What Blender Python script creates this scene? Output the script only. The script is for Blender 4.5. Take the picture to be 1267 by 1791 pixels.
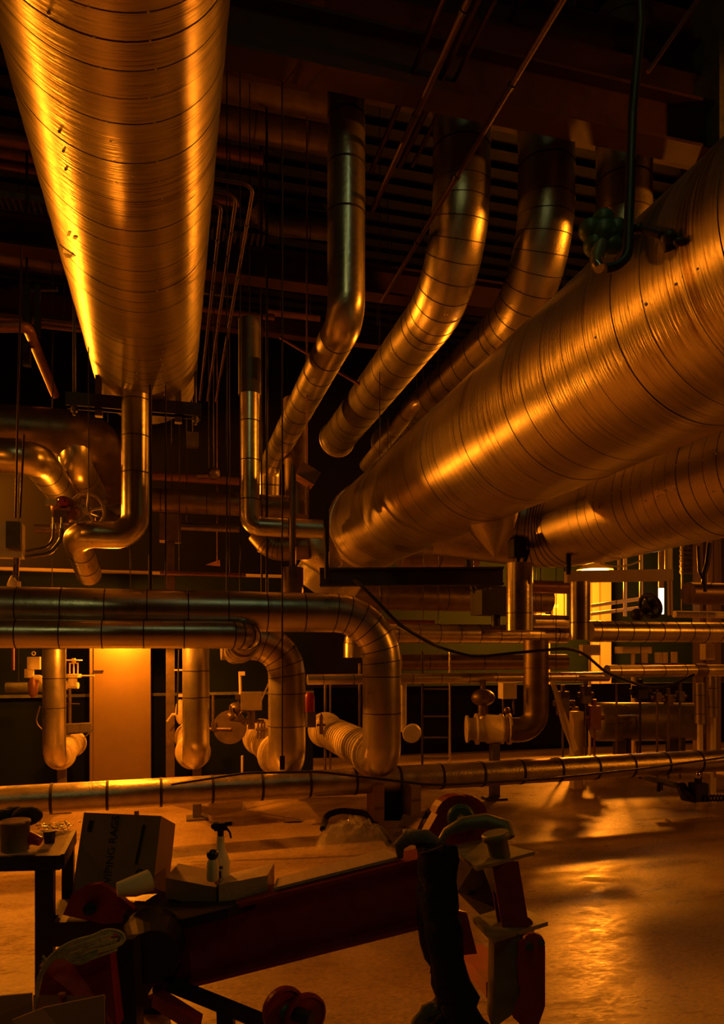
import bpy, math, random
from mathutils import Vector, Matrix
random.seed(7)
PI = math.pi
for o in list(bpy.data.objects): bpy.data.objects.remove(o)
SC = bpy.context.scene
COL = SC.collection

# ------------------------------------------------------------------ camera
FPX, CX, HY, CAMZ, YAW = 1250.0, 633.5, 1140.0, 1.6, math.radians(14.9)
cd = bpy.data.cameras.new('camera'); cam = bpy.data.objects.new('camera', cd); COL.objects.link(cam)
cd.sensor_fit = 'VERTICAL'; cd.sensor_height = 36.0; cd.lens = 36.0*FPX/1791.0
cd.shift_y = (HY-895.5)/1791.0; cd.clip_start = 0.05; cd.clip_end = 200
cam.location = (0, 0, CAMZ); cam.rotation_euler = (PI/2, 0, -YAW)
SC.camera = cam
# ------------------------------------------------------------------ colour, exposure, world
SC.view_settings.view_transform = 'Standard'; SC.view_settings.look = 'None'
SC.view_settings.gamma = 1; SC.view_settings.use_curve_mapping = False
SC.view_settings.exposure = -0.13
W = bpy.data.worlds.new('world'); SC.world = W; W.use_nodes = True
W.node_tree.nodes['Background'].inputs[0].default_value = (1.0, 0.30, 0.04, 1)
W.node_tree.nodes['Background'].inputs[1].default_value = 0.0015
SODIUM = (1.0, 0.245, 0.008)
def lamp(name, loc, power, col, rad=0.12):
    l = bpy.data.lights.new(name, 'POINT'); l.energy = power; l.color = col; l.shadow_soft_size = rad
    o = bpy.data.objects.new(name, l); COL.objects.link(o); o.location = loc
    return o
def area(name, loc, target, power, col, sx, sy):
    l = bpy.data.lights.new(name, 'AREA'); l.energy = power; l.color = col; l.shape = 'RECTANGLE'; l.size = sx; l.size_y = sy
    o = bpy.data.objects.new(name, l); COL.objects.link(o); o.location = loc
    o.rotation_euler = (Vector(target)-Vector(loc)).to_track_quat('-Z', 'Y').to_euler(); return o
def bay(name, loc, power, col, rad=0.12, size=172, tilt=0.0):              # shaded high-bay lamp: throws its light downwards
    l = bpy.data.lights.new(name, 'SPOT'); l.energy = power; l.color = col; l.shadow_soft_size = rad; l.spot_size = math.radians(size); l.spot_blend = 0.12
    o = bpy.data.objects.new(name, l); COL.objects.link(o); o.location = loc; o.rotation_euler = (0, math.radians(tilt), 0); return o
bay('left_bay_light', (-3.6, 7.4, 3.6), 260, SODIUM, 0.18, 172, -24)
bay('near_left_bay_light', (-2.9, 4.3, 3.0), 22, SODIUM, 0.10, 172, -30)
bay('far_left_bay_light', (-3.7, 11.2, 4.3), 1250, SODIUM, 0.20, 172, -24)          # high-bay lamps of the hall, outside the frame
bay('far_right_bay_light', (9.5, 9.5, 5.8), 110, SODIUM, 0.16, 174)
bay('right_bay_light', (9.6, 0.8, 3.9), 350, SODIUM, 0.14, 172, 20)
fl = bay('right_flood_light', (9.8, 2.8, 5.6), 1100, SODIUM, 0.12, 27)      # narrow flood on the roof ducts
fl.rotation_euler = (Vector((3.3, 5.9, 5.2))-fl.location).to_track_quat('-Z', 'Y').to_euler(); fl.data.spot_blend = 0.5
area('cool_tube_light', (1.2, 1.2, 7.1), (1.3, 2.2, 0), 4, (0.8, 1.0, 0.42), 0.25, 1.6)   # far-off fluorescent under the ceiling

area('rear_fill_light', (-0.9, -2.6, 7.0), (0.2, 2.5, 0.8), 15, (0.9, 0.86, 0.25), 0.2, 1.4)  # unseen fill lamp added behind the camera to lift front faces
# ------------------------------------------------------------------ pixel helpers
R_ = Vector((math.cos(YAW), -math.sin(YAW), 0)); F_ = Vector((math.sin(YAW), math.cos(YAW), 0)); Z_ = Vector((0, 0, 1))
CAM = Vector((0, 0, CAMZ))
def ray(px, py): return F_ + R_*((px-CX)/FPX) + Z_*((HY-py)/FPX)
def P(px, py, d): return CAM + ray(px, py)*d
def PY(px, py, Y): r = ray(px, py); return CAM + r*(Y/r.y)
def PX(px, py, X): r = ray(px, py); return CAM + r*(X/r.x)
def PZ(px, py, z): r = ray(px, py); return CAM + r*((z-CAMZ)/r.z)

# ------------------------------------------------------------------ materials
def nodes(name):
    m = bpy.data.materials.new(name); m.use_nodes = True
    return m, m.node_tree, m.node_tree.nodes['Principled BSDF']
def mat(name, c, rough=0.5, metal=0.0, nscale=6, namt=0.25, bump=0.1, bscale=40, c2=None, stretch=(1, 1, 1), rvar=0.15, spec=0.5):
    m, t, b = nodes(name); N = t.nodes; L = t.links
    tc = N.new('ShaderNodeTexCoord'); mp = N.new('ShaderNodeMapping'); mp.inputs['Scale'].default_value = stretch
    L.new(tc.outputs['Object'], mp.inputs['Vector'])
    n1 = N.new('ShaderNodeTexNoise'); n1.inputs['Scale'].default_value = nscale; n1.inputs['Detail'].default_value = 6; n1.inputs['Roughness'].default_value = 0.6
    L.new(mp.outputs[0], n1.inputs['Vector'])
    rp = N.new('ShaderNodeValToRGB'); rp.color_ramp.elements[0].position = 0.3; rp.color_ramp.elements[1].position = 0.7
    k = 1-namt; lo = c2 or tuple(v*k for v in c)
    rp.color_ramp.elements[0].color = (*lo, 1); rp.color_ramp.elements[1].color = (*c, 1)
    L.new(n1.outputs['Fac'], rp.inputs[0]); L.new(rp.outputs[0], b.inputs['Base Color'])
    n2 = N.new('ShaderNodeTexNoise'); n2.inputs['Scale'].default_value = bscale; n2.inputs['Detail'].default_value = 5
    L.new(mp.outputs[0], n2.inputs['Vector'])
    bp = N.new('ShaderNodeBump'); bp.inputs['Strength'].default_value = bump; bp.inputs['Distance'].default_value = 0.01
    L.new(n2.outputs['Fac'], bp.inputs['Height']); L.new(bp.outputs[0], b.inputs['Normal'])
    mr = N.new('ShaderNodeMapRange'); mr.inputs['To Min'].default_value = max(0.05, rough-rvar); mr.inputs['To Max'].default_value = min(1, rough+rvar)
    L.new(n1.outputs['Fac'], mr.inputs['Value']); L.new(mr.outputs[0], b.inputs['Roughness'])
    b.inputs['Metallic'].default_value = metal; b.inputs['Specular IOR Level'].default_value = spec
    return m
def emit(name, c, s):
    m, t, b = nodes(name); b.inputs['Base Color'].default_value = (*c, 1)
    b.inputs['Emission Color'].default_value = (*c, 1); b.inputs['Emission Strength'].default_value = s; return m
ALU = (0.72, 0.66, 0.58)
M = {}
M['duct'] = mat('foil_duct_jacket', ALU, 0.31, 0.92, 2.2, 0.30, 0.30, 3.0, stretch=(1.2, 26, 1.2), rvar=0.10)
def crinkle(m):
    t = m.node_tree; N = t.nodes; L = t.links; b = N['Principled BSDF']; tc = N.new('ShaderNodeTexCoord')
    mp = N.new('ShaderNodeMapping'); mp.inputs['Scale'].default_value = (0.9, 75, 0.9); L.new(tc.outputs['Object'], mp.inputs[0])
    s_ = N.new('ShaderNodeTexNoise'); s_.inputs['Scale'].default_value = 1.3; s_.inputs['Detail'].default_value = 3; L.new(mp.outputs[0], s_.inputs['Vector'])
    k = N.new('ShaderNodeTexNoise'); k.inputs['Scale'].default_value = 1.9; k.inputs['Detail'].default_value = 4; L.new(tc.outputs['Object'], k.inputs['Vector'])
    r1 = N.new('ShaderNodeMapRange'); r1.inputs['From Min'].default_value = 0.50; r1.inputs['From Max'].default_value = 0.62; L.new(s_.outputs['Fac'], r1.inputs['Value'])
    r2 = N.new('ShaderNodeMapRange'); r2.inputs['From Min'].default_value = 0.50; r2.inputs['From Max'].default_value = 0.60; L.new(k.outputs['Fac'], r2.inputs['Value'])
    mu = N.new('ShaderNodeMath'); mu.operation = 'MULTIPLY'; L.new(r1.outputs[0], mu.inputs[0]); L.new(r2.outputs[0], mu.inputs[1])
    mx = N.new('ShaderNodeMixRGB'); src = b.inputs['Base Color'].links[0].from_socket; L.new(mu.outputs[0], mx.inputs[0]); L.new(src, mx.inputs[1]); mx.inputs[2].default_value = (0.26, 0.18, 0.12, 1)
    L.new(mx.outputs[0], b.inputs['Base Color'])
crinkle(M['duct'])
M['duct2'] = mat('smooth_duct_jacket', ALU, 0.30, 0.92, 5, 0.25, 0.22, 90, rvar=0.10)
M['jacket'] = mat('aluminium_pipe_jacket', ALU, 0.30, 0.92, 4, 0.28, 0.12, 30, rvar=0.10)
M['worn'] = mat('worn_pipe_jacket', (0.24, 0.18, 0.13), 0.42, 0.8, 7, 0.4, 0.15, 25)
M['floor_jacket'] = mat('scuffed_pipe_jacket', (0.56, 0.5, 0.4), 0.36, 0.93, 9, 0.35, 0.25, 60)
M['cream'] = mat('cream_lagging', (0.72, 0.62, 0.42), 0.55, 0.1, 9, 0.25, 0.3, 50)
M['seam'] = mat('dark_band_steel', (0.03, 0.018, 0.012), 0.6, 0.2)
M['bright'] = mat('bright_steel', (0.9, 0.86, 0.8), 0.22, 1.0, 20, 0.1, 0.05)
M['steel'] = mat('grey_painted_steel', (0.16, 0.14, 0.12), 0.5, 0.5, 8, 0.4)
M['dark'] = mat('dark_iron', (0.035, 0.03, 0.028), 0.5, 0.4, 8, 0.4)
M['black'] = mat('black_rubber', (0.010, 0.010, 0.011), 0.5, 0.0, 12, 0.3)
M['beam'] = mat('red_oxide_steel', (0.06, 0.015, 0.010), 0.6, 0.1, 5, 0.4)
M['red'] = mat('red_machine_paint', (0.30, 0.022, 0.012), 0.45, 0.0, 14, 0.35, 0.08, 60, rvar=0.1)
M['green'] = mat('green_machine_paint', (0.05, 0.12, 0.05), 0.45, 0.1, 14, 0.35)
M['olive'] = mat('worn_olive_steel', (0.20, 0.20, 0.10), 0.5, 0.3, 12, 0.4)
M['copper'] = mat('brown_pipe', (0.28, 0.13, 0.08), 0.45, 0.5, 10, 0.3)
M['paint'] = mat('cream_machine_paint', (0.75, 0.66, 0.45), 0.4, 0.0, 8, 0.15)
M['tan'] = mat('tan_painted_column', (0.62, 0.5, 0.3), 0.5, 0.0, 3, 0.12, 0.05)
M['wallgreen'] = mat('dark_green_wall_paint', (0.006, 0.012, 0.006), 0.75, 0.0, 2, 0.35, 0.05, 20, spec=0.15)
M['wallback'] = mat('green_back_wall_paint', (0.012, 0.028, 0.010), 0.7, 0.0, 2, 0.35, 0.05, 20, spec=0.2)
M['walldark'] = mat('near_black_wall', (0.008, 0.007, 0.006), 0.8, 0.0, 2, 0.4, spec=0.15)  # near-black so these walls and screens stay dark under the lamps
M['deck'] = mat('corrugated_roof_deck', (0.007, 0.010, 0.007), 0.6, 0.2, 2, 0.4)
M['card'] = mat('brown_cardboard', (0.30, 0.19, 0.10), 0.75, 0.0, 10, 0.2, 0.08, 80)
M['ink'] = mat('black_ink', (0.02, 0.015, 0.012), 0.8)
M['wood'] = mat('pale_plank', (0.55, 0.38, 0.20), 0.7, 0.0, 6, 0.25, 0.1, 30, stretch=(6, 1, 6))
M['rope'] = mat('natural_rope', (0.48, 0.46, 0.24), 0.85, 0.0, 60, 0.4, 0.6, 160)
M['paper'] = mat('pale_paper', (0.66, 0.64, 0.42), 0.7, 0.0, 5, 0.1)
M['white'] = mat('white_plastic', (0.75, 0.75, 0.6), 0.4, 0.0, 5, 0.05)
M['blue'] = mat('dark_blue_plastic', (0.012, 0.015, 0.06), 0.35)
M['redplastic'] = mat('red_plastic', (0.45, 0.03, 0.02), 0.35)
M['cloth'] = mat('black_cloth', (0.014, 0.013, 0.012), 0.9, 0.0, 20, 0.5, 0.8, 40)
M['ragcloth'] = mat('grey_cloth', (0.13, 0.12, 0.09), 0.9, 0.0, 20, 0.5, 0.8, 40)
M['glow'] = emit('sodium_lamp_glow', (1.0, 0.62, 0.18), 14)
M['tube'] = emit('tube_lamp_glow', (1.0, 0.72, 0.35), 6)
M['cool'] = emit('cool_window_glow', (0.5, 0.62, 0.6), 0.6)
# plastic film
m, t, b = nodes('clear_plastic_film'); b.inputs['Base Color'].default_value = (0.75, 0.72, 0.65, 1); b.inputs['Roughness'].default_value = 0.12
b.inputs['Alpha'].default_value = 0.2; b.inputs['Specular IOR Level'].default_value = 0.9; M['film'] = m
nz = t.nodes.new('ShaderNodeTexNoise'); nz.inputs['Scale'].default_value = 30; bp = t.nodes.new('ShaderNodeBump'); bp.inputs['Strength'].default_value = 0.8; bp.inputs['Distance'].default_value = 0.02
tc = t.nodes.new('ShaderNodeTexCoord'); t.links.new(tc.outputs['Object'], nz.inputs['Vector']); t.links.new(nz.outputs['Fac'], bp.inputs['Height']); t.links.new(bp.outputs[0], b.inputs['Normal'])
# polished, worn concrete floor
def floor_mat():
    m, t, b = nodes('worn_sealed_concrete'); N = t.nodes; L = t.links
    tc = N.new('ShaderNodeTexCoord')
    def noise(s, d, stretch=None, dist=0):
        n = N.new('ShaderNodeTexNoise'); n.inputs['Scale'].default_value = s; n.inputs['Detail'].default_value = d; n.inputs['Distortion'].default_value = dist
        if stretch:
            mp = N.new('ShaderNodeMapping'); mp.inputs['Scale'].default_value = stretch; mp.inputs['Rotation'].default_value = (0, 0, 0.35)
            L.new(tc.outputs['Object'], mp.inputs[0]); L.new(mp.outputs[0], n.inputs['Vector'])
        else: L.new(tc.outputs['Object'], n.inputs['Vector'])
        return n
    a = noise(0.9, 8, None, 0.6); r = N.new('ShaderNodeValToRGB'); r.color_ramp.elements[0].position = 0.32; r.color_ramp.elements[1].position = 0.68
    r.color_ramp.elements[0].color = (0.24, 0.16, 0.09, 1); r.color_ramp.elements[1].color = (0.46, 0.34, 0.20, 1); L.new(a.outputs['Fac'], r.inputs[0])
    v = N.new('ShaderNodeTexVoronoi'); v.inputs['Scale'].default_value = 3.2; L.new(tc.outputs['Object'], v.inputs['Vector'])
    s = N.new('ShaderNodeMath'); s.operation = 'LESS_THAN'; s.inputs[1].default_value = 0.055
    w = noise(24, 3); wa = N.new('ShaderNodeMath'); wa.operation = 'MULTIPLY_ADD'; wa.inputs[1].default_value = 0.16; L.new(w.outputs['Fac'], wa.inputs[0]); L.new(v.outputs['Distance'], wa.inputs[2])
    s.inputs[1].default_value = 0.12; L.new(wa.outputs[0], s.inputs[0])
    mx = N.new('ShaderNodeMixRGB'); L.new(s.outputs[0], mx.inputs[0]); L.new(r.outputs[0], mx.inputs[1]); mx.inputs[2].default_value = (0.06, 0.03, 0.02, 1)
    fn = noise(38, 8, (1, 2.5, 1), 0.5); fr = N.new('ShaderNodeMapRange'); fr.inputs['From Min'].default_value = 0.35; fr.inputs['From Max'].default_value = 0.65; fr.inputs['To Min'].default_value = 0.62; fr.inputs['To Max'].default_value = 1.1
    L.new(fn.outputs['Fac'], fr.inputs['Value']); ml = N.new('ShaderNodeMixRGB'); ml.blend_type = 'MULTIPLY'; ml.inputs[0].default_value = 1.0; L.new(mx.outputs[0], ml.inputs[1]); L.new(fr.outputs[0], ml.inputs[2])
    L.new(ml.outputs[0], b.inputs['Base Color'])
    g = noise(2.3, 9, (1, 2.2, 1), 1.2); mr = N.new('ShaderNodeMapRange'); mr.inputs['From Min'].default_value = 0.3; mr.inputs['From Max'].default_value = 0.7
    mr.inputs['To Min'].default_value = 0.24; mr.inputs['To Max'].default_value = 0.55; f2 = noise(14, 10, (1, 3.5, 1), 1.5); ad = N.new('ShaderNodeMath'); ad.operation = 'ADD'; L.new(g.outputs['Fac'], ad.inputs[0]); L.new(f2.outputs['Fac'], ad.inputs[1]); hf = N.new('ShaderNodeMath'); hf.operation = 'MULTIPLY'; hf.inputs[1].default_value = 0.5; L.new(ad.outputs[0], hf.inputs[0])
    mr.inputs['From Min'].default_value = 0.38; mr.inputs['From Max'].default_value = 0.62; L.new(hf.outputs[0], mr.inputs['Value']); L.new(mr.outputs[0], b.inputs['Roughness'])
    bp = N.new('ShaderNodeBump'); bp.inputs['Strength'].default_value = 0.10; bp.inputs['Distance'].default_value = 0.01; h = noise(26, 10, (1, 1.8, 1), 0.8)
    L.new(h.outputs['Fac'], bp.inputs['Height']); L.new(bp.outputs[0], b.inputs['Normal']); b.inputs['Specular IOR Level'].default_value = 0.6
    return m
M['floor'] = floor_mat()
M['glint'] = mat('white_glint', (0.95, 0.95, 0.9), 0.3, 0.0, 4, 0.05, 0.0)  # near-white colour stands in for lamp glints on the rivets
M['cabinet'] = mat('brown_cabinet_paint', (0.22, 0.155, 0.07), 0.55, 0.0, 3, 0.15, 0.05, spec=0.2)
M['conduit'] = mat('dark_conduit', (0.07, 0.028, 0.02), 0.5, 0.4, 10, 0.4)

# ------------------------------------------------------------------ mesh builder
def basis(d):
    d = Vector(d).normalized(); u = d.orthogonal().normalized(); return u, d.cross(u).normalized(), d
class MB:
    def __init__(s): s.v = []; s.f = []; s.m = []; s.s = []
    def add(s, vs, fs, mi=0, sm=False):
        k = len(s.v); s.v += [Vector(v) for v in vs]
        for f in fs: s.f.append([i+k for i in f]); s.m.append(mi); s.s.append(sm)
        return s
    def box(s, c, size, rot=None, mi=0):
        hx, hy, hz = (a/2 for a in size); R = rot or Matrix.Identity(3); c = Vector(c)
        vs = [c + R @ Vector((x*hx, y*hy, z*hz)) for x in (-1, 1) for y in (-1, 1) for z in (-1, 1)]
        return s.add(vs, [(0, 1, 3, 2), (4, 6, 7, 5), (0, 4, 5, 1), (2, 3, 7, 6), (0, 2, 6, 4), (1, 5, 7, 3)], mi)
    def bar(s, a, b, w, h, mi=0, up=Z_):
        a, b = Vector(a), Vector(b); d = (b-a); L = d.length; d.normalize()
        x = d.cross(up); x = x.normalized() if x.length > 1e-4 else Vector((1, 0, 0)); z = x.cross(d).normalized()
        R = Matrix((x, d, z)).transposed(); return s.box((a+b)/2, (w, L, h), R, mi)
    def ibeam(s, a, b, w, h, tf=0.02, tw=0.012, mi=0, up=Z_):
        a, b = Vector(a), Vector(b); d = (b-a).normalized(); x = d.cross(up).normalized(); z = x.cross(d).normalized(); o = z*(h/2-tf/2)
        s.bar(a+o, b+o, w, tf, mi, up); s.bar(a-o, b-o, w, tf, mi, up); return s.bar(a, b, tw, h-2*tf+0.002, mi, up)
    def rings(s, rs, seg, mi, sm, close=False):
        vs = [p for r in rs for p in r]; fs = []; n = len(rs)
        for i in range(n-1 + (1 if close else 0)):
            for j in range(seg):
                a = i*seg+j; b = i*seg+(j+1) % seg; k = ((i+1) % n)*seg; fs.append((a, b, k+(j+1) % seg, k+j))
        k0 = len(s.v); s.add(vs, fs, mi, sm); return k0
    def sweep(s, pts, r, seg=20, mi=0, caps=True, sm=True, closed=False):
        pts = [Vector(p) for p in pts]; n = len(pts); rs = r if isinstance(r, (list, tuple)) else [r]*n
        T = []
        for i in range(n):
            a = pts[(i-1) % n] if (closed or i > 0) else pts[i]; b = pts[(i+1) % n] if (closed or i < n-1) else pts[i]
            d_ = b-a; T.append(d_.normalized() if d_.length > 1e-7 else (pts[-1]-pts[0]).normalized())
        u, w, _ = basis(T[0]); R = []
        for i in range(n):
            u = (u - T[i]*u.dot(T[i])).normalized(); w = T[i].cross(u)
            R.append([pts[i] + (u*math.cos(2*PI*j/seg) + w*math.sin(2*PI*j/seg))*rs[i] for j in range(seg)])
        k0 = s.rings(R, seg, mi, sm, closed)
        if caps and not closed:
            s.add(R[0], [tuple(range(seg-1, -1, -1))], mi); s.add(R[-1], [tuple(range(seg))], mi)
        return s
    def cyl(s, a, b, r, seg=20, mi=0, r2=None): return s.sweep([a, b], [r, r if r2 is None else r2], seg, mi)
    def lathe(s, o, d, prof, seg=24, mi=0, sm=True):      # prof: (along, radius)
        u, w, d = basis(d); o = Vector(o)
        R = [[o + d*t + (u*math.cos(2*PI*j/seg)+w*math.sin(2*PI*j/seg))*max(r, 1e-4) for j in range(seg)] for t, r in prof]
        s.rings(R, seg, mi, sm); s.add(R[0], [tuple(range(seg-1, -1, -1))], mi); s.add(R[-1], [tuple(range(seg))], mi); return s
    def ball(s, c, r, mi=0, sc=(1, 1, 1), seg=16, rot=None):
        c = Vector(c); R = rot or Matrix.Identity(3); rg = []
        for i in range(1, 9):
            a = PI*i/9; rg.append([c + R @ Vector((sc[0]*r*math.sin(a)*math.cos(2*PI*j/seg), sc[1]*r*math.sin(a)*math.sin(2*PI*j/seg), -sc[2]*r*math.cos(a))) for j in range(seg)])
        s.rings(rg, seg, mi, True); s.add(rg[0], [tuple(range(seg-1, -1, -1))], mi, True); s.add(rg[-1], [tuple(range(seg))], mi, True); return s
    def torus(s, c, n, R, r, seg=32, sg2=8, mi=0):
        u, w, _ = basis(n); c = Vector(c)
        return s.sweep([c + (u*math.cos(2*PI*i/seg)+w*math.sin(2*PI*i/seg))*R for i in range(seg)], r, sg2, mi, closed=True)
    def prism(s, poly, ext, mi=0):
        poly = [Vector(p) for p in poly]; e = Vector(ext); n = len(poly)
        fs = [tuple(range(n-1, -1, -1)), tuple(range(n, 2*n))] + [(i, (i+1) % n, n+(i+1) % n, n+i) for i in range(n)]
        return s.add(poly + [p+e for p in poly], fs, mi)
    def pipe(s, pts, r, fil=0.25, nf=7, seg=26, band=0.0, bw=0.014, gore=False, mi=0, bmi=1, caps=True, off=0.5, bl=0.0025):
        pts = [Vector(p) for p in pts]; out = [pts[0]]; straight = []; last = pts[0]; arcs = []
        for i in range(1, len(pts)-1):
            a = (pts[i-1]-pts[i]); b = (pts[i+1]-pts[i]); la, lb = a.length, b.length; a.normalize(); b.normalize()
            ang = a.angle(b); fil_ = fil[min(i-1, len(fil)-1)] if isinstance(fil, tuple) else fil
            t = min(fil_/math.tan(ang/2) if ang > 0.02 else fil_, la*0.49 if i > 1 else la*0.98, lb*0.49 if i < len(pts)-2 else lb*0.98)
            p0 = pts[i]+a*t; p1 = pts[i]+b*t; rr = t*math.tan(ang/2); bi = (a+b).normalized(); c = pts[i]+bi*(rr/math.sin(ang/2)) if ang < PI-0.01 else None
            straight.append((last, p0)); arc = []
            for k in range(nf+1):
                q = k/nf
                if c is None: arc.append(p0.lerp(p1, q)); continue
                va = p0-c; vb = p1-c; th = va.angle(vb); arc.append(c + (va*math.sin((1-q)*th)+vb*math.sin(q*th))/math.sin(th))
            arcs.append(arc); out += arc; last = p1
        straight.append((last, pts[-1])); out.append(pts[-1])
        cl = [out[0]]
        for p in out[1:]:
            if (p-cl[-1]).length > 1e-4: cl.append(p)
        s.sweep(cl, r, seg, mi, caps, True)
        def ringat(p, d, w=bw, e=bl):
            d = Vector(d).normalized(); s.sweep([p-d*w/2, p-d*w/2, p+d*w/2, p+d*w/2], [r*0.99, r+e, r+e, r*0.99], seg, bmi, False, False)
        if gore:
            for ai, arc in enumerate(arcs):
                if gore is not True and ai not in gore: continue
                for k in range(len(arc)):
                    a = arc[max(0, k-1)]; b = arc[min(len(arc)-1, k+1)]; ringat(arc[k], b-a, 0.007, 0.0025)
        if band:
            for a, b in straight:
                L = (b-a).length; d = (b-a); n = int(L/band)
                for k in range(n):
                    q = (k+off)*band
                    if q < L-0.02: ringat(a+d.normalized()*q, d)
        return s
def up(m_, p, mi=0, r=0.005): m_.cyl(p, (p.x, p.y, 7.62), r, 6, mi); return m_      # thin hanger rod to the roof
def _mesh(name, mb, mats, org):
    me = bpy.data.meshes.new(name); me.from_pydata([tuple(v-org) for v in mb.v], [], mb.f)
    for m in (mats if isinstance(mats, (list, tuple)) else [mats]): me.materials.append(M[m] if isinstance(m, str) else m)
    nm = len(me.materials)
    for p, i, sm in zip(me.polygons, mb.m, mb.s): p.material_index = min(i, nm-1); p.use_smooth = sm
    me.update(); return me
def tag(o, label, cat, group=None, kind=None):
    if label: o['label'] = label
    if cat: o['category'] = cat
    if group: o['group'] = group
    if kind: o['kind'] = kind
    return o
def thing(name, mb, mats, label, cat, group=None, kind=None):      # one thing that is one mesh
    lo = Vector((min(v.x for v in mb.v), min(v.y for v in mb.v), min(v.z for v in mb.v))); hi = Vector((max(v.x for v in mb.v), max(v.y for v in mb.v), max(v.z for v in mb.v)))
    org = Vector(((lo.x+hi.x)/2, (lo.y+hi.y)/2, lo.z)); o = bpy.data.objects.new(name, _mesh(name, mb, mats, org)); o.location = org
    COL.objects.link(o); return tag(o, label, cat, group, kind)
def root(name, loc, label, cat, group=None):
    o = bpy.data.objects.new(name, None); o.empty_display_size = 0.1; o.location = Vector(loc); COL.objects.link(o); return tag(o, label, cat, group)
def part(par, name, mb, mats, label=None, stuff=False):
    top = par if par.parent is None else par.parent; org = top.location.copy()
    o = bpy.data.objects.new(name, _mesh(name, mb, mats, org)); COL.objects.link(o); o.parent = par
    if label: o['label'] = label
    if stuff: o['kind'] = 'stuff'
    return o
def struct(name, mb, mats): 
    o = thing(name, mb, mats, None, None); o['kind'] = 'structure'; return o
def text(par, name, body, size, loc, xdir, ydir, m, ext=0.0008):
    c = bpy.data.curves.new(name, 'FONT'); c.body = body; c.size = size; c.extrude = ext; c.align_x = 'CENTER'; c.align_y = 'CENTER'; c.resolution_u = 3
    tmp = bpy.data.objects.new('tmp', c); COL.objects.link(tmp); bpy.context.view_layer.update()
    me = bpy.data.meshes.new_from_object(tmp.evaluated_get(bpy.context.evaluated_depsgraph_get())); bpy.data.objects.remove(tmp)
    x = Vector(xdir).normalized(); y = Vector(ydir).normalized(); z = x.cross(y); R = Matrix((x, y, z)).transposed().to_4x4(); R.translation = Vector(loc)-par.location
    me.transform(R); me.materials.clear(); me.materials.append(M[m]); o = bpy.data.objects.new(name, me); COL.objects.link(o); o.parent = par; return o

# ================================================================== THE SETTING
XL, XR, YB, YF, ZC = -5.2, 12.5, 15.0, -4.0, 7.6
struct('floor', MB().box(((XL+XR)/2, (YB+YF)/2, -0.05), (XR-XL, YB-YF, 0.1)), 'floor')
mb = MB(); mb.box(((XL+XR)/2, (YB+YF)/2, ZC+0.1), (XR-XL, YB-YF, 0.04))
for i in range(60):
    y = YF+0.15+i*0.31
    if y < YB-0.2: mb.box(((XL+XR)/2, y, ZC+0.05), (XR-XL, 0.15, 0.07))
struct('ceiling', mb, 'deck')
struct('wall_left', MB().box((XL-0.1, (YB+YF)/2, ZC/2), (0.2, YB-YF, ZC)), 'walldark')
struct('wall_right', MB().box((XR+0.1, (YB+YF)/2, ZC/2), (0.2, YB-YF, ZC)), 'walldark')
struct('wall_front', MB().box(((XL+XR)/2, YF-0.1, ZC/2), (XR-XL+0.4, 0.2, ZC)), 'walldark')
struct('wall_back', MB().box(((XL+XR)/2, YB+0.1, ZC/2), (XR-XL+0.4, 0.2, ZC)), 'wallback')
# low green partition behind the left half, with rails
YP = 9.3
a = PY(548, 1200, YP)
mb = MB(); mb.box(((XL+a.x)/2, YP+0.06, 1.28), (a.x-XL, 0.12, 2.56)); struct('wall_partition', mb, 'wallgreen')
struct('trim_1', MB().box(((XL+a.x)/2, YP-0.03, 2.58), (a.x-XL, 0.16, 0.03)), 'tan')
b = PY(655, 1000, 12.6); struct('shade_screen_inner', MB().box(((XL+b.x)/2, 12.66, ZC/2), (b.x-XL, 0.12, ZC)), 'walldark')  # shade_screen_inner: added black sheet standing in for the darkness behind the partition
struct('trim_2', MB().box(((XL+a.x)/2, YP-0.02, PY(300, 1214, YP).z), (a.x-XL, 0.04, 0.035)), 'olive')

b = PY(1500, 1200, 10.6)
struct('shade_screen_low', MB().box(((a.x+XR)/2, 10.66, 0.53), (XR-a.x, 0.12, 1.06)), 'walldark')  # added black screen, stands in for shade over the lit far floor
# roof beams, transverse
def roofbeam(px, py, z, w, h, label, x0=-5.1, x1=12.3):
    p = PZ(px, py, z); m_ = MB().ibeam((x0, p.y, z+h/2), (x1, p.y, z+h/2), w, h, 0.025, 0.015)
    thing('roof_beam', m_, 'beam', label, 'beam', 'red oxide roof beams')
roofbeam(633, 150, 5.72, 0.22, 0.40, 'red brown roof beam crossing low in front of the tall grey riser')
roofbeam(633, 8, 6.45, 0.20, 0.30, 'topmost thin roof beam near the upper edge of the picture')
roofbeam(900, 220, 6.9, 0.22, 0.45, 'red brown roof beam above the two bright curved ducts')
roofbeam(500, 500, 5.3, 0.2, 0.3, 'dim roof beam far back behind the three bent conduits')
# conduits under the roof, running away from the viewer
for px, py, z, r, lab in ((650, 300, 5.9, 0.022, 'first thin conduit right of the tall riser pipe, under the roof'), (652, 368, 5.6, 0.024, 'second thin conduit under the roof, reaching lowest'),
        (700, 290, 5.9, 0.026, 'third thin conduit under the roof, thickest of the bundle'), (722, 290, 5.9, 0.018, 'fourth thin conduit under the roof, nearest the curved ducts'),
        (668, 528, 5.2, 0.02, 'lone dark conduit crossing in front of the first curved duct'), (880, 60, 6.6, 0.022, 'dark conduit under the roof above the curved ducts')):
    p = PZ(px, py, z); thing('conduit', MB().pipe([(p.x, 1.0, z), (p.x, p.y, z)], r, seg=10, band=0.9, bw=0.03, bl=0.006), ['conduit', 'dark'], lab, 'pipe', 'conduits under the roof')

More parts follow.
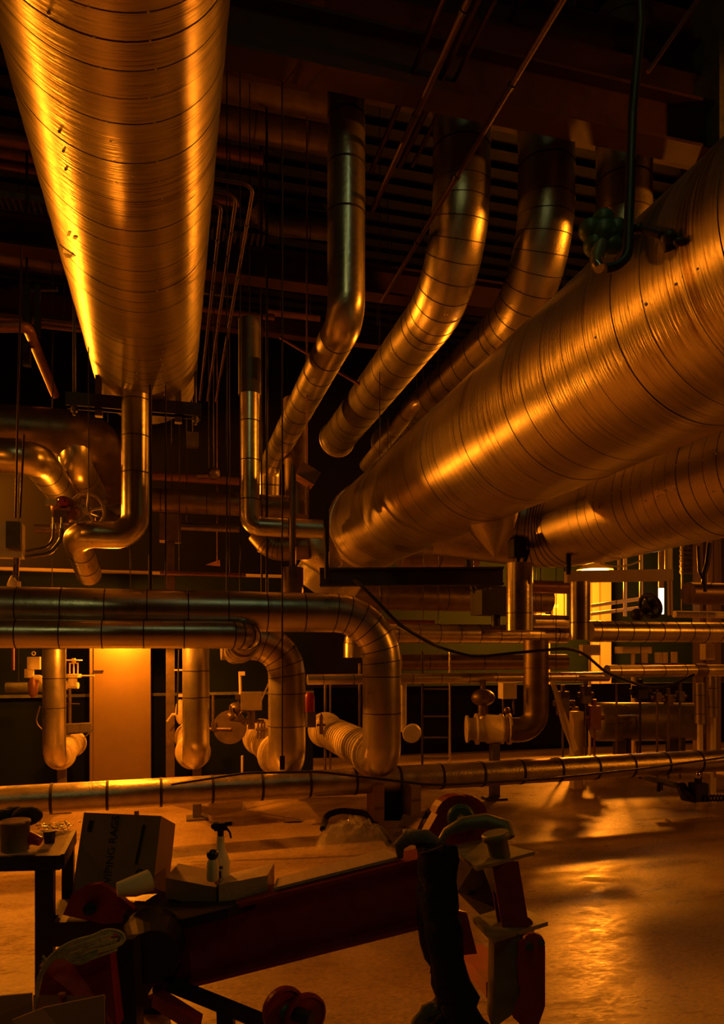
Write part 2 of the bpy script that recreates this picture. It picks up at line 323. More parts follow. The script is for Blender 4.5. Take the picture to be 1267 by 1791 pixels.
# ================================================================== BIG DUCTS
def duct(name, X0, Z0, r, Y0, Y1, bands, mats, label, seg=72):
    rt = root(name, (X0, (Y0+Y1)/2, Z0-r), label, 'duct')
    ys = [b for b in bands if Y0 < b < Y1]; m_ = MB(); c = lambda y: Vector((X0, y, Z0))
    prof = [(0, r)]; edges = [Y0]+ys+[Y1]
    m_ = MB()
    for k in range(len(edges)-1):
        y0, y1 = edges[k], edges[k+1]; e = random.uniform(-0.0015, 0.0025)
        m_.sweep([c(y0+0.0035), c(y1-0.0035)], [r+e, r+e+0.0012], seg, 0, False, True)
        m_.sweep([c(y1-0.0035), c(y1-0.0035)+Vector((0, 1e-5, 0))], [r+e+0.0012, r-0.006], seg, 0, False, False)
        m_.sweep([c(y0+0.0035)-Vector((0, 1e-5, 0)), c(y0+0.0035)], [r-0.006, r+e], seg, 0, False, False)
        m_.sweep([c(y0-0.006), c(y0+0.006)], r-0.0005, seg, 1, False, False)
    m_.sweep([c(Y0), c(Y1)], r-0.008, seg, 1, True, True)
    part(rt, 'jacket', m_, mats)
    return rt, c
# left duct
bl = [1.35+0.128*k+random.uniform(-0.012, 0.012) for k in range(46)]
LX, LZ, LR = -0.232, 4.17, 0.45
dl, cl = duct('round_duct', LX, LZ, LR, 0.6, 6.95, bl, ['duct', 'seam'], 'huge horizontal metal duct hanging at upper left, seen from below')
def onduct(X0, Z0, r, y, deg): return Vector((X0+r*math.cos(math.radians(deg)), y, Z0+r*math.sin(math.radians(deg))))
for k, y in enumerate(bl):
    if 1.9 < y < 6.4:
        for dd in (268, 292):
            m_ = MB(); m_.ball(onduct(LX, LZ, LR+0.001, y, dd+random.uniform(-3, 3)), 0.0045, 0, (1, 1, 1), 8); part(dl, 'rivet', m_, 'glint')
def hit(X0, Z0, r, px, py):        # point of a duct's skin seen along one sight line -> (y, degrees)
    v = ray(px, py); ox, oz = -X0, CAMZ-Z0; a_ = v.x**2+v.z**2; b_ = ox*v.x+oz*v.z; c_ = ox*ox+oz*oz-r*r; disc = max(0, b_*b_-a_*c_)
    t_ = (-b_-math.sqrt(disc))/a_; return v.y*t_, math.degrees(math.atan2(oz+v.z*t_, ox+v.x*t_))
def patch(par, X0, Z0, r, pts, name, mt, e=0.004):
    m_ = MB(); ring = [onduct(X0, Z0, r+e, y, d) for y, d in pts]; inner = [onduct(X0, Z0, r-0.005, y, d) for y, d in pts]; n = len(pts)
    m_.add(ring+inner, [tuple(range(n))]+[(i, (i+1) % n, n+(i+1) % n, n+i) for i in range(n)]); part(par, name, m_, mt)
for px, py in ((85, 22), (104, 230), (111, 264), (115, 296)):
    y, d_ = hit(LX, LZ, LR, px, py); part(dl, 'rivet', MB().ball(onduct(LX, LZ, LR+0.002, y, d_), 0.006, 0, (1, 1, 1), 10), 'glint')
for pl in ([(105, 427), (112, 433), (119, 438), (129, 445), (134, 447), (124, 451), (116, 450), (111, 441)], [(120, 404), (125, 405), (122, 412), (117, 412)], [(129, 412), (137, 414), (133, 419), (127, 415)]):
    patch(dl, LX, LZ, LR, [hit(LX, LZ, LR, *q) for q in pl], 'tear', 'black', 0.004)
m_ = MB(); m_.lathe((LX, 6.95, LZ), (0, 1, 0), [(0, LR-0.01), (0.02, LR-0.01), (0.05, LR-0.05), (0.08, LR-0.2), (0.09, 0.1)], 64); part(dl, 'end_cap', m_, 'duct2')
# right duct
RX, RZ, RR = 2.71*5/6, 1.6+1.78*5/6, 0.5
br = [1.6+0.2*k+random.uniform(-0.02, 0.02) for k in range(14)]; y = br[-1]
while y < 7.9: y += random.choice((0.06, 0.1, 0.13, 0.16)); br.append(y)
dr, cr = duct('round_duct', RX, RZ, RR, 0.8, 8.0, br, ['duct', 'seam'], 'huge horizontal metal duct sweeping from right edge to picture centre')
for k, y in enumerate(br):
    if 2.0 < y < 4.4 : m_ = MB(); m_.ball(onduct(RX, RZ, RR+0.001, y, 196+random.uniform(-4, 4)), 0.004, 0, (1, 1, 1), 8); part(dr, 'rivet', m_, 'glint')
for px, py in ((1043, 590), (1131, 532), (1183, 497), (1222, 470)):
    y, d_ = hit(RX, RZ, RR, px, py); part(dr, 'rivet', MB().ball(onduct(RX, RZ, RR+0.002, y, d_), 0.0065 if px < 1150 else 0.005, 0, (1, 1, 1), 10), 'glint')
m_ = MB()
for y in (8.0, 8.09): m_.lathe((RX, y, RZ), (0, 1, 0), [(0, RR-0.01), (0.0, RR+0.022), (0.035, RR+0.022), (0.035, RR-0.02)], 64)
m_.lathe((RX, 8.03, RZ), (0, 1, 0), [(0, RR-0.01), (0.07, RR-0.01)], 64)
part(dr, 'end_flange', m_, 'duct2')
# elbow continuing from the far end of the right duct, turning down
m_ = MB().pipe([(RX, 8.15, RZ), (RX-0.02, 8.5, RZ-0.02), (RX-0.5, 8.72, RZ-0.75)], 0.40, fil=0.45, nf=5, seg=48, gore=True)
thing('duct_elbow', m_, ['duct2', 'seam'], 'dim ribbed elbow below the far end of the big right duct', 'duct')
# second, lower right duct
SX, SZ, SR = 3.42, 2.72, 0.38
bs = [1.5+0.115*k+random.uniform(-0.01, 0.01) for k in range(40)]
ds, cs_ = duct('round_duct', SX, SZ, SR, 1.2, 5.25, bs, ['duct2', 'seam'], 'smaller dark duct below the huge right duct, at right edge')
for y in bs:
    if 3.2 < y < 5.2: m_ = MB(); m_.ball(onduct(SX, SZ, SR+0.001, y, 176+random.uniform(-3, 3)), 0.005, 0, (1, 1, 1), 8); part(ds, 'rivet', m_, 'glint')
m_ = MB().pipe([(SX, 5.26, SZ), (SX, 5.9, SZ), (SX-1.0, 6.3, SZ+0.15)], 0.365, fil=0.5, nf=6, seg=48, gore=True)
part(ds, 'elbow', m_, ['duct2', 'seam'])
# pointed duct offcut between the two right ducts
a = P(864, 974, 5.6); m_ = MB().sweep([a+R_*-0.02+Z_*0.32, a+R_*-0.01+Z_*0.2, a+Z_*0.09, a+R_*0.01], [0.21, 0.165, 0.085, 0.010], 32)
thing('duct_funnel', m_, 'duct2', 'bright pointed metal funnel poking out below the huge right duct', 'duct')

# ================================================================== CURVED DUCTS, upper right
p = P(805, 487, 6.2); YC = p.y; ZZ = p.z
def curved(px, lab, r=0.25, yend=10.6, mt='jacket', top=7.5):
    q = PY(px, 300, YC); x = q.x
    m_ = MB().pipe([(x, YC, top), (x, YC, ZZ), (x, yend, ZZ)], r, fil=0.8, nf=9, seg=40, band=0.36, bw=0.014, gore=True, off=0.35)
    m_.lathe((x, yend, ZZ), (0, 1, 0), [(0, r), (0, r+0.025), (0.04, r+0.025), (0.04, r-0.02)], 40)
    return thing('curved_duct', m_, ['duct2', 'seam'], lab, 'duct', 'curved ducts dropping from the roof')
curved(808, 'leftmost curved duct from the roof, bending back beside tall riser')
curved(956, 'middle curved duct from the roof with bright right edge')
curved(1092, 'rightmost curved duct, almost dark above the huge right duct', yend=8.3)
# small lit pipe with elbow behind right duct
a = P(835, 628, 8.6); b = P(770, 690, 9.0); c = P(730, 702, 9.1); d = P(640, 815, 11.0)
thing('branch_pipe', MB().pipe([a, b], 0.075, seg=20, band=0.25), ['jacket', 'seam'], 'short lit pipe peeking above huge right duct, nearest curved duct', 'pipe')
thing('branch_pipe', MB().pipe([P(800, 690, 9.0), c, d], 0.10, fil=0.15, seg=20, band=0.5), ['jacket', 'seam'], 'small elbowed pipe just above the middle of the huge right duct', 'pipe')

# ================================================================== TALL RISER A
a = P(606, 560, 5.7); zA = a.z
m_ = MB().pipe([(a.x, a.y, 7.5), (a.x, a.y, zA), (a.x, 10.2, zA), (a.x, 10.4, zA-1.2)], 0.15, fil=0.18, nf=7, seg=36, band=0.385, bw=0.016, off=0.28)
thing('riser_pipe', m_, ['jacket', 'seam'], 'tall vertical metal pipe left of centre, bending back toward lower left', 'pipe')
# riser E under left duct
xe = P(238, 800, 5.9)
e0 = Vector((xe.x, xe.y, 3.85)); e1 = P(237, 937, 5.9); e2 = Vector((e1.x-0.47, e1.y, e1.z)); e3 = e2+Vector((0.06, 1.7, -0.12)); e3 = P(170, 1003, 7.0)
e3 = Vector((e2.x+0.02, e2.y+0.85, e2.z-0.24))
m_ = MB().pipe([e0, e1, e2, e3], 0.112, fil=0.17, nf=8, seg=32, band=0.30, bw=0.008, off=0.6)
thing('drop_pipe', m_, ['jacket', 'seam'], 'vertical pipe dropping from left duct, turning left then back', 'pipe')
# lamp pole-like pipe G with elbow to right
g0 = P(437, 690, 6.6); g1 = P(437, 921, 6.6); g2 = P(566, 921, 6.7); 
m_ = MB().pipe([g0, g1, Vector((g2.x, g1.y-0.02, g1.z))], 0.09, fil=0.1, nf=6, seg=28, band=0.36, bw=0.008, off=0.7)
thing('drop_pipe', m_, ['jacket', 'seam'], 'slim vertical pipe left of riser, with elbow running right', 'pipe')
m_ = MB().pipe([P(437, 560, 6.65), P(437, 692, 6.65)], 0.105, seg=28); up(m_, P(437, 560, 6.65), 1); thing('pipe_sleeve', m_, ['steel', 'seam'], 'dark sleeve on top of the slim vertical pipe', 'pipe')
# transverse dull ducts, upper left
def trans(name, px0, px1, py, Y, r, mats, label, cat='pipe', band=0.0, group=None, seg=28, bw=0.012, off=0.5):
    a = PY(px0, py, Y); b = PY(px1, py, Y); z = (a.z+b.z)/2 if px0 > -900 else a.z
    c = PY((px0+px1)/2, py, Y); z = c.z
    m_ = MB().pipe([(a.x, Y, z), (b.x, Y, z)], r, seg=seg, band=band, bw=bw, off=off)
    for q in ((0.22, 0.81) if b.x-a.x > 0.5 else (0.5,)): up(m_, Vector((a.x+(b.x-a.x)*q, Y, z)), 1)
    return thing(name, m_, mats, label, cat, group)
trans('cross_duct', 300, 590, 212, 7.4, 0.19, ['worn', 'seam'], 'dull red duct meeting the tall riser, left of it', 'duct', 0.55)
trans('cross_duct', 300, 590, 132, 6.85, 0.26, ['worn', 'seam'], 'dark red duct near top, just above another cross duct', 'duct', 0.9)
trans('cross_pipe', -300, 300, 262, 7.8, 0.075, ['copper', 'seam'], 'topmost dull pipe left of the huge left duct')
trans('cross_pipe', 300, 460, 262, 7.8, 0.07, ['copper', 'seam'], 'dull pipe right of left duct, under the cross ducts')
trans('cross_pipe', -300, 420, 296, 8.0, 0.05, ['copper', 'seam'], 'thin dull pipe above the three bent conduits')
for py in (220,):
    trans('cross_pipe', -300, 60, py, 7.2, 0.07, ['copper', 'seam'], 'short dull pipe at upper left edge')
# cable tray left
y_ = 7.6; a = PY(-200, 308, y_); b = PY(300, 308, y_); m_ = MB()
for o_ in (0, 0.22): m_.box(((a.x+b.x)/2, y_+o_, a.z), (b.x-a.x, 0.015, 0.06))
for k in range(60): m_.box((a.x+0.06*k, y_+0.11, a.z-0.02), (0.02, 0.22, 0.01))
thing('cable_tray', m_, 'steel', 'slotted cable tray left of the huge left duct', 'cable tray')
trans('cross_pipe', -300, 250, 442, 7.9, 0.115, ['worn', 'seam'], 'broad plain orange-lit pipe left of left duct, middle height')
y_ = 8.1; a = PY(-300, 497, y_); b = PY(300, 497, y_); thing('support_beam', MB().ibeam((a.x, y_, a.z), (b.x, y_, a.z), 0.12, 0.26, 0.02, 0.012), 'beam', 'orange-lit beam left of left duct, behind a dark bracket', 'beam')
trans('cross_pipe', -300, 200, 550, 7.6, 0.025, ['copper', 'seam'], 'thin upper line of two level pipes left of left duct')
trans('cross_pipe', 60, 200, 577, 7.6, 0.018, ['copper', 'seam'], 'thin lower line of two level pipes left of left duct')
a = P(-30, 571, 6.4); b = P(48, 571, 6.5); c = P(96, 690, 8.6); thing('bent_pipe', MB().pipe([a, b, c], 0.05, fil=0.08, seg=16), ['copper', 'seam'], 'bent brown pipe at left edge running back and down', 'pipe')
# dark bracket
m_ = MB(); a = P(47, 500, 6.9); b = P(47, 640, 6.9); m_.box((a+b)/2, (0.07, 0.07, (a-b).z)); c = P(66, 500, 6.9); d = P(66, 590, 6.9); m_.box((c+d)/2, (0.05, 0.07, (c-d).z)); m_.bar(P(38, 505, 6.9), P(100, 505, 6.9), 0.05, 0.04)
m_.bar(b, Vector((b.x, b.y, 7.5)), 0.02, 0.02, up=Vector((0, 1, 0)))
thing('pipe_hanger', m_, 'dark', 'dark bracket hanging in front of the orange-lit beam', 'bracket')
m_ = MB().ball(P(30, 525, 7.6), 0.17, 0, (1.2, 1, 0.8)); thing('globe_valve', m_, 'worn', 'round dim valve body behind the dark bracket', 'valve')
# three bent conduits
for (x0, y0, x1, lab) in ((444, 324, 398, 'outermost of the three bent conduits'), (414, 340, 380, 'middle one of the three bent conduits'), (388, 355, 362, 'innermost of the three bent conduits')):
    z = 4.9; p = PZ(x0, y0, z); q = PZ(x1, 0.0, z) if 0 else None
    yend = 9.6; m_ = MB().pipe([(LX-0.2, p.y, z), (p.x, p.y, z), (p.x, yend, z)], 0.014, fil=0.09, seg=10, band=0.8, bw=0.03, bl=0.004)
    thing('bent_conduit', m_, ['conduit', 'dark'], lab+' right of the huge left duct', 'pipe', 'three bent conduits')
# pale ribbed curtain behind them
a = PY(358, 400, 10.4); b = PY(408, 520, 10.4); m_ = MB()
for k in range(9): x = a.x+(b.x-a.x)*k/8; m_.cyl((x, 10.4, b.z), (x, 10.4, a.z+0.2), 0.028, 8)
thing('ribbed_curtain', m_, 'olive', 'grey green ribbed strip sheet behind the bent conduits', 'curtain')
m_ = MB().pipe([P(440, 360, 9.6), P(470, 392, 9.8), P(580, 402, 9.8)], 0.14, fil=0.3, seg=20, gore=True); thing('flexible_hose', m_, ['steel', 'dark'], 'dim grey flexible hose bending into the dark right of bent conduits', 'hose')
trans('cross_pipe', 345, 480, 547, 8.4, 0.035, ['copper', 'seam'], 'thin lit pipe crossing behind the bent conduits')
trans('cross_pipe', 470, 560, 552, 8.6, 0.035, ['copper', 'seam'], 'thin dim pipe left of the riser elbow')
y_ = 9.2; a = PY(345, 555, y_); b = PY(700, 520, y_); thing('support_beam', MB().ibeam((a.x-1, y_, a.z), (b.x, y_, a.z), 0.14, 0.24), 'beam', 'dim red beam behind riser elbow and bent conduits', 'beam')

# ================================================================== LEFT DUCT END SUPPORT
sy = 6.35; a = P(116, 712, 6.0); b = P(352, 716, 6.2)
rt = root('duct_support', (LX, sy, 3.4), 'dark channel crossbar hanging on rods under the left duct end', 'support')
zb = P(230, 713, 6.1).z; xa, xb = PY(116, 712, sy).x, PY(352, 716, sy).x
m_ = MB(); m_.box(((xa+xb)/2, sy, zb), (xb-xa, 0.10, 0.012)); m_.box(((xa+xb)/2, sy-0.05, zb), (xb-xa, 0.012, 0.11)); m_.box(((xa+xb)/2, sy+0.05, zb), (xb-xa, 0.012, 0.11)); part(rt, 'channel', m_, 'dark')
for px in (130, 342):
    q = PY(px, 700, sy); m_ = MB().cyl((q.x, sy, zb-0.12), (q.x, sy, 7.55), 0.013, 10); m_.cyl((q.x, sy, zb-0.09), (q.x, sy, zb-0.055), 0.03, 6); part(rt, 'rod', m_, 'steel')
for px in (173, 312):
    q = PY(px, 700, sy); m_ = MB().box((q.x, sy, zb+0.12), (0.05, 0.08, 0.2)); m_.box((q.x, sy, zb-0.09), (0.06, 0.06, 0.05)); part(rt, 'clamp', m_, 'steel')
# ================================================================== LEFT CLUSTER of pipes
z = P(80, 748, 6.9).z; 
a = P(-60, 755, 7.2); b = P(165, 762, 7.2); b_h = b
m_ = MB().pipe([Vector((XL+0.1, b.y, b.z)), b, Vector((b.x+0.0, 10.0, b.z))], 0.235, fil=0.3, nf=4, seg=36, gore=False)
thing('header_pipe', m_, ['worn', 'seam'], 'wide crumpled header pipe at left edge below the duct support', 'pipe')
a = P(-40, 795, 6.1); b = P(62, 800, 6.1); m_ = MB().pipe([a, b, Vector((b.x+0.02, 8.5, b.z))], 0.15, fil=0.16, nf=5, seg=32, band=0.42)
thing('branch_pipe', m_, ['jacket', 'seam'], 'elbowed pipe at left edge running back, under the wide header', 'pipe')
a = P(120, 790, 6.7); m_ = MB().pipe([Vector((a.x, b_h.y, b_h.z)), Vector((a.x, b_h.y, a.z)), Vector((a.x+0.03, 8.9, a.z-0.02))], 0.16, fil=0.17, nf=5, seg=32, band=0.42)
thing('branch_pipe', m_, ['jacket', 'seam'], 'straight pipe with bright stripe running back toward the handwheel', 'pipe')
# handwheel valve
def handwheel(par, c, n, R, r, mt, spokes=4, name='handwheel', mi=0):
    m_ = MB().torus(c, n, R, r, 28, 8); u, w, d = basis(n); c = Vector(c)
    for k in range(spokes):
        t = 2*PI*k/spokes+0.6; m_.cyl(c, c+(u*math.cos(t)+w*math.sin(t))*R, r*0.8, 8)
    wh = part(par, name, m_, mt); part(wh, 'hub', MB().cyl(c-d*r*3, c+d*r*3, r*2.6, 12), mt); return wh
c = P(153, 893, 5.75); rt = root('gate_valve', c-Vector((0, 0, 0.2)), 'valve with round spoked handwheel above the left drop pipe', 'valve')
handwheel(rt, c, F_+Z_*0.25, 0.135, 0.012, 'tan', 5)
m_ = MB().cyl(c, c+F_*0.4+Z_*0.02, 0.018, 10); m_.lathe(c+F_*0.3, F_, [(0, 0.05), (0.05, 0.06), (0.1, 0.09), (0.28, 0.12), (0.3, 0.16), (0.34, 0.16), (0.36, 0.1)], 20); m_.cyl(c+F_*0.45+Z_*0.05+R_*-0.1, c+F_*0.45+Z_*0.12+R_*0.16, 0.05, 12); part(rt, 'valve_body', m_, 'steel')
# actuator with two hoses
c = P(103, 885, 5.6); rt = root('actuator', c-Vector((0, 0, 0.2)), 'small actuator with red cap and two hoses, left of handwheel', 'actuator')
m_ = MB().lathe(c+F_*0.05, F_, [(0, 0.07), (0.02, 0.095), (0.14, 0.095), (0.16, 0.06)], 24); m_.box(c+Z_*-0.08+F_*0.05, (0.1, 0.1, 0.1)); part(rt, 'housing', m_, 'copper')
m_ = MB().box(c+R_*-0.055+Z_*0.025+F_*-0.01, (0.085, 0.05, 0.045)); part(rt, 'cover_plate', m_, 'cream')
m_ = MB().lathe(c+R_*0.035+Z_*0.035+F_*-0.01, F_, [(-0.03, 0.02), (-0.02, 0.03), (0.04, 0.03)], 16); part(rt, 'cap', m_, 'redplastic')
for dx, px in ((-0.04, 94), (0.02, 108)):
    q = P(px, 905, 5.6); m_ = MB().cyl(q, q-Z_*0.06, 0.014, 8); m_.cyl(q-Z_*0.055, q-Z_*0.09, 0.022, 8); part(rt, 'hose_fitting', m_, 'bright')
    m_ = MB().pipe([q-Z_*0.08, P(px-1, 945, 5.6), P(80 if px < 100 else 88, 958 if px < 100 else 968, 5.55), P(45, 964 if px < 100 else 974, 5.5)], 0.011 if px < 100 else 0.016, fil=0.12, seg=10); part(rt, 'hose', m_, 'worn')
# junction box with rods
c = P(20, 938, 5.4); rt = root('junction_box', c-Vector((0, 0, 0.15)), 'pale junction box at left edge under two vertical rods', 'junction box')
m_ = MB().box(c+R_*-0.06, (0.28, 0.12, 0.19)); part(rt, 'housing', m_, 'paint')
m_ = MB().box(c+R_*-0.04+Z_*-0.13, (0.24, 0.11, 0.07)); part(rt, 'lower_box', m_, 'cream')
m_ = MB().box(c+R_*0.045+F_*-0.06, (0.10, 0.03, 0.2)); part(rt, 'cover_plate', m_, 'steel')
for x0, x1, yt in ((38, 27, 430), (42, 35, 760)):
    m_ = MB().cyl(P(x0, yt, 5.4), P(x1, 906, 5.4), 0.0075, 10); part(rt, 'rod', m_, 'conduit')
m_ = MB().cyl(P(26, 960, 5.4), P(24, 1010, 5.4), 0.008, 8); m_.cyl(P(30, 975, 5.4), P(30, 1008, 5.4), 0.014, 8); m_.cyl(P(30, 975, 5.4), P(30, 988, 5.4), 0.02, 8); part(rt, 'stem', m_, 'worn')
m_ = MB().lathe(P(22, 1036, 5.5), Z_, [(0, 0.035), (0.06, 0.04), (0.1, 0.025), (0.13, 0.01)], 14); m_.cyl(P(33, 1036, 5.5), P(33, 1017, 5.5), 0.014, 10); thing('relief_valve', m_, 'paint', 'small pale valve standing on upper level pipe at left edge', 'valve')

# ================================================================== MIDDLE LEVEL, left and centre
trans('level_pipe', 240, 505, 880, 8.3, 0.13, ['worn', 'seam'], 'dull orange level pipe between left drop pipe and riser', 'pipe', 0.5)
trans('level_pipe', 300, 420, 922, 8.2, 0.045, ['worn', 'seam'], 'thin orange level pipe left of slim vertical pipe foot')
trans('level_pipe', 60, 125, 926, 8.4, 0.05, ['worn', 'seam'], 'short dim pipe between junction box and drop pipe elbow')
trans('level_pipe', 120, 420, 833, 9.0, 0.05, ['copper', 'seam'], 'dim level pipe behind the left drop pipe, upper')
trans('level_pipe', 280, 430, 1004, 7.5, 0.02, ['copper', 'seam'], 'very thin dark pipe just above the partition top rail')
m_ = MB(); a = P(298, 905, 7.6); b = P(298, 1040, 7.6); m_.ibeam(Vector((a.x, a.y, 0.0)), Vector((a.x, a.y, a.z)), 0.09, 0.12, 0.012, 0.01, up=Vector((0, 1, 0))); m_.box(a+Z_*-0.12, (0.22, 0.2, 0.28)); thing('steel_column', m_, 'worn', 'short dim steel column with boxy head, left of centre', 'column')
m_ = up(MB().box(P(337, 770, 7.2), (0.12, 0.1, 0.14)), P(337, 765, 7.2)); thing('hanging_box', m_, 'steel', 'small dim box hanging right of the left drop pipe', 'box')
m_ = MB().prism([P(360, 988, 8.9), P(384, 979, 8.9), P(385, 990, 8.9)], F_*0.02); up(m_, P(380, 986, 8.9)); thing('metal_scrap', m_, 'copper', 'small triangular metal flag above the partition rail', 'flag')
m_ = MB().cyl(P(345, 832, 7.9), P(372, 832, 7.9), 0.03, 12); m_.ball(P(374, 828, 7.9), 0.07); up(m_, P(374, 828, 7.9)); thing('valve', m_, 'worn', 'small orange-lit valve in the dark right of the left drop pipe', 'valve')
# U-shaped piping in front of partition
uy = P(668, 1200, 5.9).y; uz = P(500, 1074, 5.9).z; ux = P(668, 1200, 5.9).x
uz = 1.6+(1140-1072)*5.8/1250
m_ = MB().pipe([(XL+0.1, uy, uz), (ux, uy, uz), (ux, uy, 0.70), (ux, uy+2.4, 0.70)], 0.158, fil=(0.40, 0.13), nf=6, seg=40, band=0.30, bw=0.008, gore=(0,), off=0.4)
thing('return_pipe', m_, ['jacket', 'seam'], 'thick upper level pipe bending down right of centre', 'pipe')
m_ = MB(); # lagged flanged back-run of it
def lagged(x, y0, y1, z, r, lab, seg=32):
    m_ = MB(); k = y0
    m_.sweep([(x, y0, z), (x, y1, z)], r, seg, 0)
    y = y0+0.1
    while y < y1-0.05: m_.sweep([(x, y, z), (x, y, z), (x, y+0.02, z), (x, y+0.02, z)], [r, r+0.008, r+0.008, r], seg, 1, False, False); y += 0.085
    for yf in (y0+0.02, y1-0.08): m_.lathe((x, yf, z), (0, 1, 0), [(0, r), (0, r+0.035), (0.03, r+0.035), (0.03, r)], seg)
    return thing('lagged_pipe', m_, ['cream', 'cream'], lab, 'pipe', 'cream lagged pipes running back')
lagged(ux, uy+0.20, uy+2.3, 0.72, 0.165, 'cream ribbed pipe running back behind the downbend of thick pipe')
vy = P(502, 1200, 6.3).y; vx = P(502, 1200, 6.3).x; vz = 1.6+(1140-1122)*6.3/1250
m_ = MB().pipe([(P(385, 1122, 6.3).x, vy, vz), (vx, vy, vz), (vx, vy, 0.62), (vx, vy+0.5, 0.62)], 0.163, fil=(0.30, 0.13), nf=5, seg=40, band=0.285, bw=0.008, gore=(0,), off=0.55)
thing('drop_pipe', m_, ['jacket', 'seam'], 'thick vertical pipe with mitred top elbow, half lit, centre left', 'pipe')
lagged(vx-0.03, vy+0.20, vy+1.7, 0.66, 0.168, 'cream lagged pipe with valves on top, behind half-lit drop pipe')
wy = P(420, 1110, 5.4).y; wz = 1.6+30*5.3/1250; wx = P(440, 1110, 5.4).x
m_ = MB().pipe([(XL+0.1, wy, wz), (wx, wy, wz), (wx-0.06, wy+0.75, wz-0.13)], 0.103, fil=0.13, nf=4, seg=32, band=0.285, bw=0.008, gore=True, off=0.2)
m_.lathe((wx-0.02, wy+0.32, wz-0.06), Vector((-0.06, 0.75, -0.13)), [(0, 0.1), (0, 0.125), (0.03, 0.125), (0.03, 0.1), (0.10, 0.1), (0.10, 0.125), (0.13, 0.125), (0.13, 0.1), (0.2, 0.1), (0.2, 0.125), (0.23, 0.125), (0.23, 0.1)], 28)
thing('return_pipe', m_, ['jacket', 'seam'], 'lower front level pipe ending in ribbed elbow, left half', 'pipe')
q = P(343, 1200, 6.5)
m_ = MB().pipe([(q.x, q.y, 1.74), (q.x, q.y, 0.63), (q.x-0.02, q.y+1.2, 0.63)], 0.12, fil=0.17, nf=8, seg=36, band=0.24, bw=0.008, off=0.3)
rt = thing('drop_pipe', m_, ['jacket', 'seam'], 'bright vertical pipe with rounded foot, right of lit panel', 'pipe')
q2 = q
q = P(95, 1200, 6.8)
m_ = MB().pipe([(q.x, q.y, 1.74), (q.x, q.y, 0.58), (q.x+0.02, q.y+1.2, 0.58)], 0.105, fil=0.15, nf=8, seg=36, band=0.28, bw=0.008, off=0.4)
thing('drop_pipe', m_, ['jacket', 'seam'], 'dim vertical pipe with rounded foot, left of lit panel', 'pipe')
lagged(q.x+0.02, q.y+0.2, q.y+1.2, 0.585, 0.112, 'short cream flanged pipe behind foot of dim left drop pipe')
lagged(q2.x-0.02, q2.y+0.2, q2.y+1.5, 0.66, 0.13, 'cream flanged pipe mostly hidden behind bright drop pipe')
for qq, zt, lab in ((q, 0.48, 'steel stand under the dim left drop pipe'), (q2, 0.5, 'steel stand under the bright drop pipe')):
    m_ = MB().box((qq.x+0.02, qq.y+0.35, zt/2), (0.08, 0.08, zt)); m_.box((qq.x+0.02, qq.y+0.35, 0.01), (0.2, 0.2, 0.02)); thing('pipe_stand', m_, 'steel', lab, 'stand', 'pipe stands')
# stub pipe above thick pipe
a = P(512, 993, 6.3); m_ = MB().pipe([a, Vector((a.x, a.y, uz+0.17))], 0.095, seg=28); m_.pipe([a+Z_*0.0, a+Z_*0.9], 0.03, seg=12)
thing('stub_pipe', m_, ['worn', 'seam'], 'short thick stub standing on the thick level pipe, centre', 'pipe')
# ducts between slim pipe foot and right duct
m_ = MB().pipe([P(452, 930, 7.4), P(478, 960, 7.4), P(540, 956, 7.4)], 0.13, fil=0.2, nf=5, seg=28, gore=True); thing('small_elbow', m_, ['worn', 'seam'], 'small shiny elbow under the slim pipe horizontal run', 'pipe')
m_ = MB().sweep([P(545, 940, 7.6), P(556, 965, 7.6), P(585, 1000, 7.6)], [0.2, 0.21, 0.12], 30); thing('duct_cone', m_, 'duct2', 'tapering ribbed metal cone left of the huge right duct end', 'duct')
# stand ledge below right duct
m_ = MB().ibeam(P(560, 1010, 7.2), P(880, 1008, 7.2), 0.14, 0.18); thing('support_beam', m_, 'dark', 'dark crossbeam under the far end of the right duct', 'beam')
m_ = MB().cyl(P(572, 880, 6.6), P(572, 1012, 6.6), 0.022, 12); thing('hanger_rod', m_, 'dark', 'thick dark rod in front of the right duct end', 'rod')
m_ = MB().box(P(537, 832, 7.0), (0.2, 0.2, 0.14), Matrix.Rotation(0.5, 3, 'Y')); m_.cyl(P(540, 850, 7.0), P(539, 900, 7.0), 0.01, 8); up(m_, P(537, 832, 7.0), 0, 0.008); thing('floodlight_housing', m_, 'copper', 'tilted boxy lamp housing left of the right duct end', 'lamp')
m_ = MB().pipe([P(515, 700, 9.4), P(520, 905, 9.2)], 0.15, seg=24); thing('riser_pipe', m_, ['worn', 'seam'], 'dim reddish vertical pipe behind the bent riser, centre', 'pipe')
for px, y0, y1, d, r, lab in ((467, 790, 1040, 6.9, 0.012, 'long thin rod right beside the slim vertical pipe'), (458, 700, 1040, 8.0, 0.01, 'thin dark rod behind the slim vertical pipe'),
        (397, 610, 1040, 6.0, 0.006, 'thin cable hanging left of the slim vertical pipe'), (263, 905, 1040, 5.7, 0.014, 'dark rod right of the left drop pipe elbow'),
        (290, 830, 1040, 5.8, 0.006, 'thin cable hanging before the dim steel column'), (155, 760, 895, 5.5, 0.004, 'thin cord hanging down to the handwheel'), (420, 985, 1040, 6.0, 0.005, 'thin cable below the slim vertical pipe foot')):
    b_ = P(px, y1, d); a_ = P(px, y0, d)
    thing('hanging_rod', MB().cyl(b_, Vector((a_.x, a_.y, ZC+0.02)), r, 8), 'dark', lab, 'rod')
